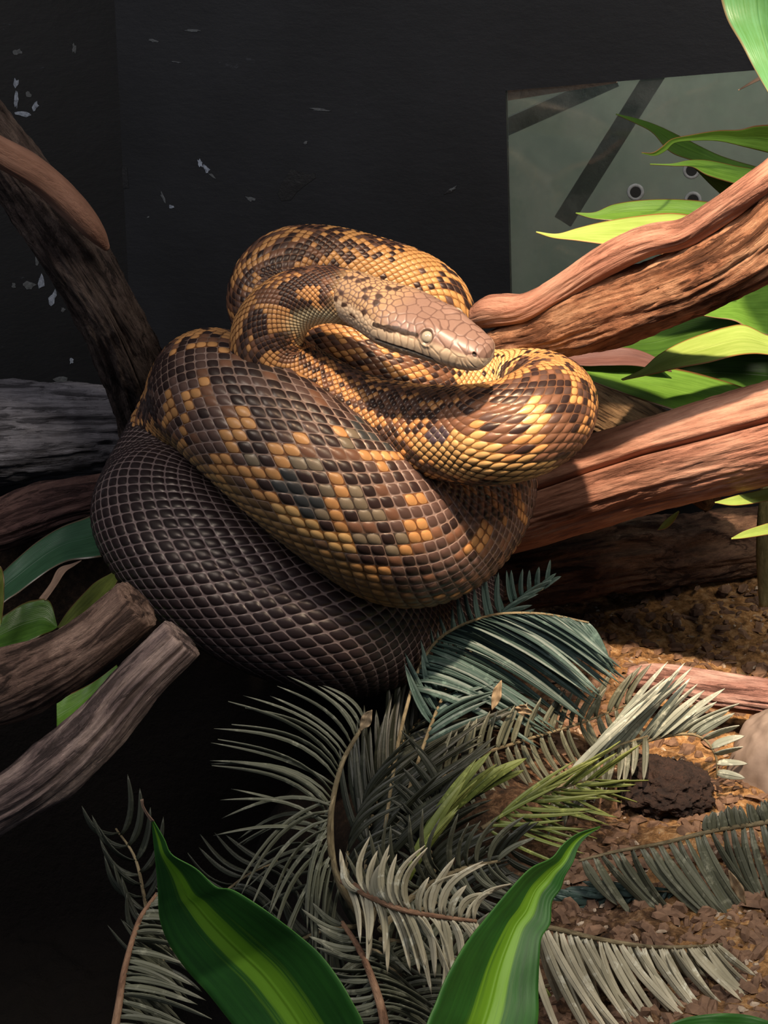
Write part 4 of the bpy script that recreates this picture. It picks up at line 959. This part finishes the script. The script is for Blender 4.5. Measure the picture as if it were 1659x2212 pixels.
# fourth: pale straw frond at the lower right
c4 = empty('cycad_plant', P(1120, 2230, 1.05), 'cycad with a straw-coloured comb-like frond beside the right striped leaf', 'plant')
frond(c4, [(1090, 2000, 1.06), (1180, 2003, 1.06), (1290, 2028, 1.07), (1400, 2045, 1.08), (1500, 2045, 1.09), (1560, 2040, 1.10)],
      [(.1, 1, [(0, 90, 250, -.01), (.5, 150, 210, -.01), (.8, 130, 150, -.01), (1, 90, 90, 0)], -.05), (.15, .95, [(0, 60, 210, .03), (.6, 120, 150, .03), (1, 80, 60, .02)], -.04)], F_straw, n=26, wpx=17, jit=.18, rr=7)
frond(c4, [(1060, 2180, 1.09), (1180, 2130, 1.10), (1300, 2120, 1.11), (1420, 2130, 1.12)],
      [(0, 1, [(0, 50, 120, 0), (1, 90, 100, 0)], .05)], F_olive, n=22, wpx=8)
# fifth: lower left, behind the striped leaf
c5 = empty('cycad_plant', P(240, 2260, 1.05), 'dim cycad at the lower left behind the left striped leaf', 'plant')
frond(c5, [(235, 2300, 1.05), (255, 2180, 1.06), (270, 2090, 1.07), (300, 1990, 1.09), (340, 1930, 1.10)],
      [(.05, 1, [(0, 200, 60, 0), (.4, 180, 60, 0), (.7, 110, 20, 0), (1, 60, -20, 0)], .05), (.3, 1, [(.3, 120, 110, .02), (1, 100, 60, .02)], .05)], F_grey, n=24, wpx=13, rr=10, rmat=M_rach2, label='grey frond on a rough brown stalk')
frond(c5, [(330, 2050, 1.16), (310, 1930, 1.17), (290, 1850, 1.18), (250, 1790, 1.19)],
      [(0, 1, [(0, -60, -110, 0), (1, -80, -60, 0)], .16), (0, 1, [(0, 60, -120, 0), (1, 20, -120, 0)], -.1)], F_shade, n=9, wpx=14)
frond(c5, [(330, 2100, 1.14), (420, 1990, 1.15), (520, 1900, 1.16), (600, 1860, 1.17)],
      [(0, 1, [(0, -90, -90, 0), (1, -110, -60, 0)], .1), (0, 1, [(0, 110, 60, 0), (1, 90, 80, 0)], .1)], F_shade, n=16, wpx=11)

# ================================================================== LITTER ON THE SOIL
def chips(name, count, region, size, mat, label, seed):
    rg = np.random.default_rng(seed); V, F = [], []
    for k in range(count):
        px, py = rg.uniform(region[0], region[2]), rg.uniform(region[1], region[3])
        r = P(px, py, 1)-C0; t = -C0[2]/r[2]; p = C0 + r*t
        for _ in range(3): z = float(ground_z(np.array(p[0]), np.array(p[1]))); t = (z-C0[2])/r[2]; p = C0+r*t
        if p[1] > 1.72 or z < -.08: continue
        s_ = size*rg.uniform(.4, 1.5); sx, sy, sz = s_*rg.uniform(.7, 1.8), s_*rg.uniform(.5, 1), s_*rg.uniform(.3, .7)
        an = rg.uniform(0, 6.28); M_ = Matrix.Rotation(an, 3, 'Z') @ Matrix.Rotation(rg.uniform(-.5, .5), 3, 'X')
        base_ = len(V)
        for (x, y, zz) in ((-1, -.6, -.5), (-.4, -1, -.4), (.9, -.7, -.5), (1, .5, -.5), (.2, 1, -.4), (-1, .6, -.5), (-.6, -.4, .8), (.5, -.6, 1), (.7, .4, .7), (-.5, .5, 1)):
            q_ = M_ @ Vector((x*sx*rg.uniform(.8, 1.2), y*sy*rg.uniform(.8, 1.2), zz*sz)); V.append((p[0]+q_.x, p[1]+q_.y, p[2]+q_.z+sz*.3))
        F += [tuple(base_+i for i in f_) for f_ in ((0, 1, 7, 6), (1, 2, 7), (2, 3, 8, 7), (3, 4, 8), (4, 5, 9, 8), (5, 0, 6, 9), (6, 7, 8, 9), (5, 4, 3, 2, 1, 0))]
    return tag(mesh_obj(name, V, F, mat, smooth=False), label, 'litter', kind='stuff')
M_chip = plain_mat('chip_brown', (.06, .032, .02), (.26, .15, .09), 25, .85)
M_grit = plain_mat('grit_pale', (.22, .15, .10), (.50, .40, .30), 60, .8)
chips('bark_chips', 1500, (1190, 1270, 1700, 2260), .0040, M_chip, 'loose brown bark chips scattered over the soil at the lower right', 3)
chips('pale_grit', 500, (1190, 1250, 1700, 2260), .0016, M_grit, 'tiny pale crumbs and grit on the soil at the lower right', 5)
M_clod = plain_mat('dark_soil_clod', (.012, .006, .005), (.07, .036, .024), 110, .95, 1.0, .008)
def clod(px, py, d, rx, ry, rz, seed, label):
    c = P(px, py, d); n = 90; u = np.linspace(0, math.pi, n); v_ = np.linspace(0, 2*math.pi, n*2, endpoint=False)
    U, V_ = np.meshgrid(u, v_, indexing='ij'); D = np.stack([np.sin(U)*np.cos(V_), np.sin(U)*np.sin(V_), np.cos(U)], -1)
    r = 1 + .35*fbm(D*1.6+seed, 3, seed) + .22*fbm(D*7, 4, seed)
    return tag(mesh_obj('soil_clod', (c + D*r[..., None]*np.array([rx, ry, rz])).reshape(-1, 3), grid_faces(n, n*2, True)[:, ::-1].copy(), M_clod), label, 'soil')
clod(1440, 1700, 1.325, .034, .035, .016, 9, 'dark crumbly mound of soil in front of the pale leaflets, left of the rock')
# more fronds of the main cycad tangled round its crown
for (pts, sd_, mt, nn_, wp_) in [
  ([(820, 2030, 1.12), (900, 2040, 1.11), (985, 2075, 1.10), (1060, 2130, 1.09)], [(.05, 1, [(0, 60, -120, 0), (1, 90, -60, 0)], .08), (.05, 1, [(0, -20, 130, 0), (1, 60, 90, 0)], -.08)], F_grey, 15, 13),
  ([(800, 2040, 1.12), (860, 2110, 1.10), (900, 2190, 1.08), (930, 2280, 1.07)], [(.05, 1, [(0, 130, -50, 0), (1, 120, 20, 0)], .08), (.05, 1, [(0, -110, 50, 0), (1, -80, 90, 0)], -.08)], F_grey, 16, 13),
  ([(790, 2000, 1.14), (700, 2010, 1.13), (620, 2050, 1.12), (560, 2110, 1.11)], [(.05, 1, [(0, -30, -110, 0), (1, -90, -40, 0)], .1), (.05, 1, [(0, 20, 130, 0), (1, -30, 110, 0)], -.1)], F_shade, 16, 14),
  ([(820, 1990, 1.13), (920, 1960, 1.15), (1020, 1900, 1.17), (1110, 1830, 1.19)], [(.05, 1, [(0, -20, -120, 0), (1, 60, -70, 0)], .12), (.05, 1, [(0, 100, 80, 0), (1, 110, 40, 0)], -.1)], F_shade, 18, 14),
  ([(800, 2010, 1.13), (760, 1930, 1.13), (750, 1850, 1.14), (770, 1780, 1.15), (800, 1700, 1.17)], [(.2, 1, [(.2, 110, -90, 0), (1, 90, -110, 0)], .1)], F_shade, 14, 12),
  ([(990, 1980, 1.15), (940, 1890, 1.18), (930, 1800, 1.22), (960, 1700, 1.27)], [(.05, 1, [(0, 130, -60, 0), (1, 120, -110, 0)], .06), (.05, 1, [(0, -100, -70, 0), (1, -70, -120, 0)], -.06)], F_shade, 20, 15)]:
    frond(cy, pts, sd_, mt, n=nn_, wpx=wp_, rr=6)

L_scrap = leaf_mat('scrap_leaf', (.45, .34, .20), (.28, .18, .10), trans=.15, rough=.7)
for (x, y, d, w_, h_, an, lab) in [(790, 1556, 1.125, 14, 26, .5, 'tan scrap of dead leaf stuck on the tip of the left frond'), (1072, 1502, 1.30, 12, 34, .3, 'pale scrap of dead leaf below the blue-green frond'),
        (1130, 1534, 1.30, 22, 12, .2, 'small orange-brown scrap among the dark leaflets'), (1592, 1918, 1.14, 13, 42, -.45, 'cream dead leaflet lying across the right-hand frond')]:
    ca_, sa_ = math.cos(an), math.sin(an)
    def q(u, v): return (x + u*ca_ - v*sa_, y + u*sa_ + v*ca_)
    sc_o = leaf('dead_leaf_scrap', [q(0, -h_), q(-w_*.8, -h_*.3), q(-w_*.6, h_*.4), q(0, h_)], [q(1, -h_), q(w_*.6, -h_*.4), q(w_*.9, h_*.2), q(1, h_)], [d, d+.006], L_scrap, None, tilt=.3, wave=.3, n=14, m_=7)
    tag(sc_o, lab, 'leaf')
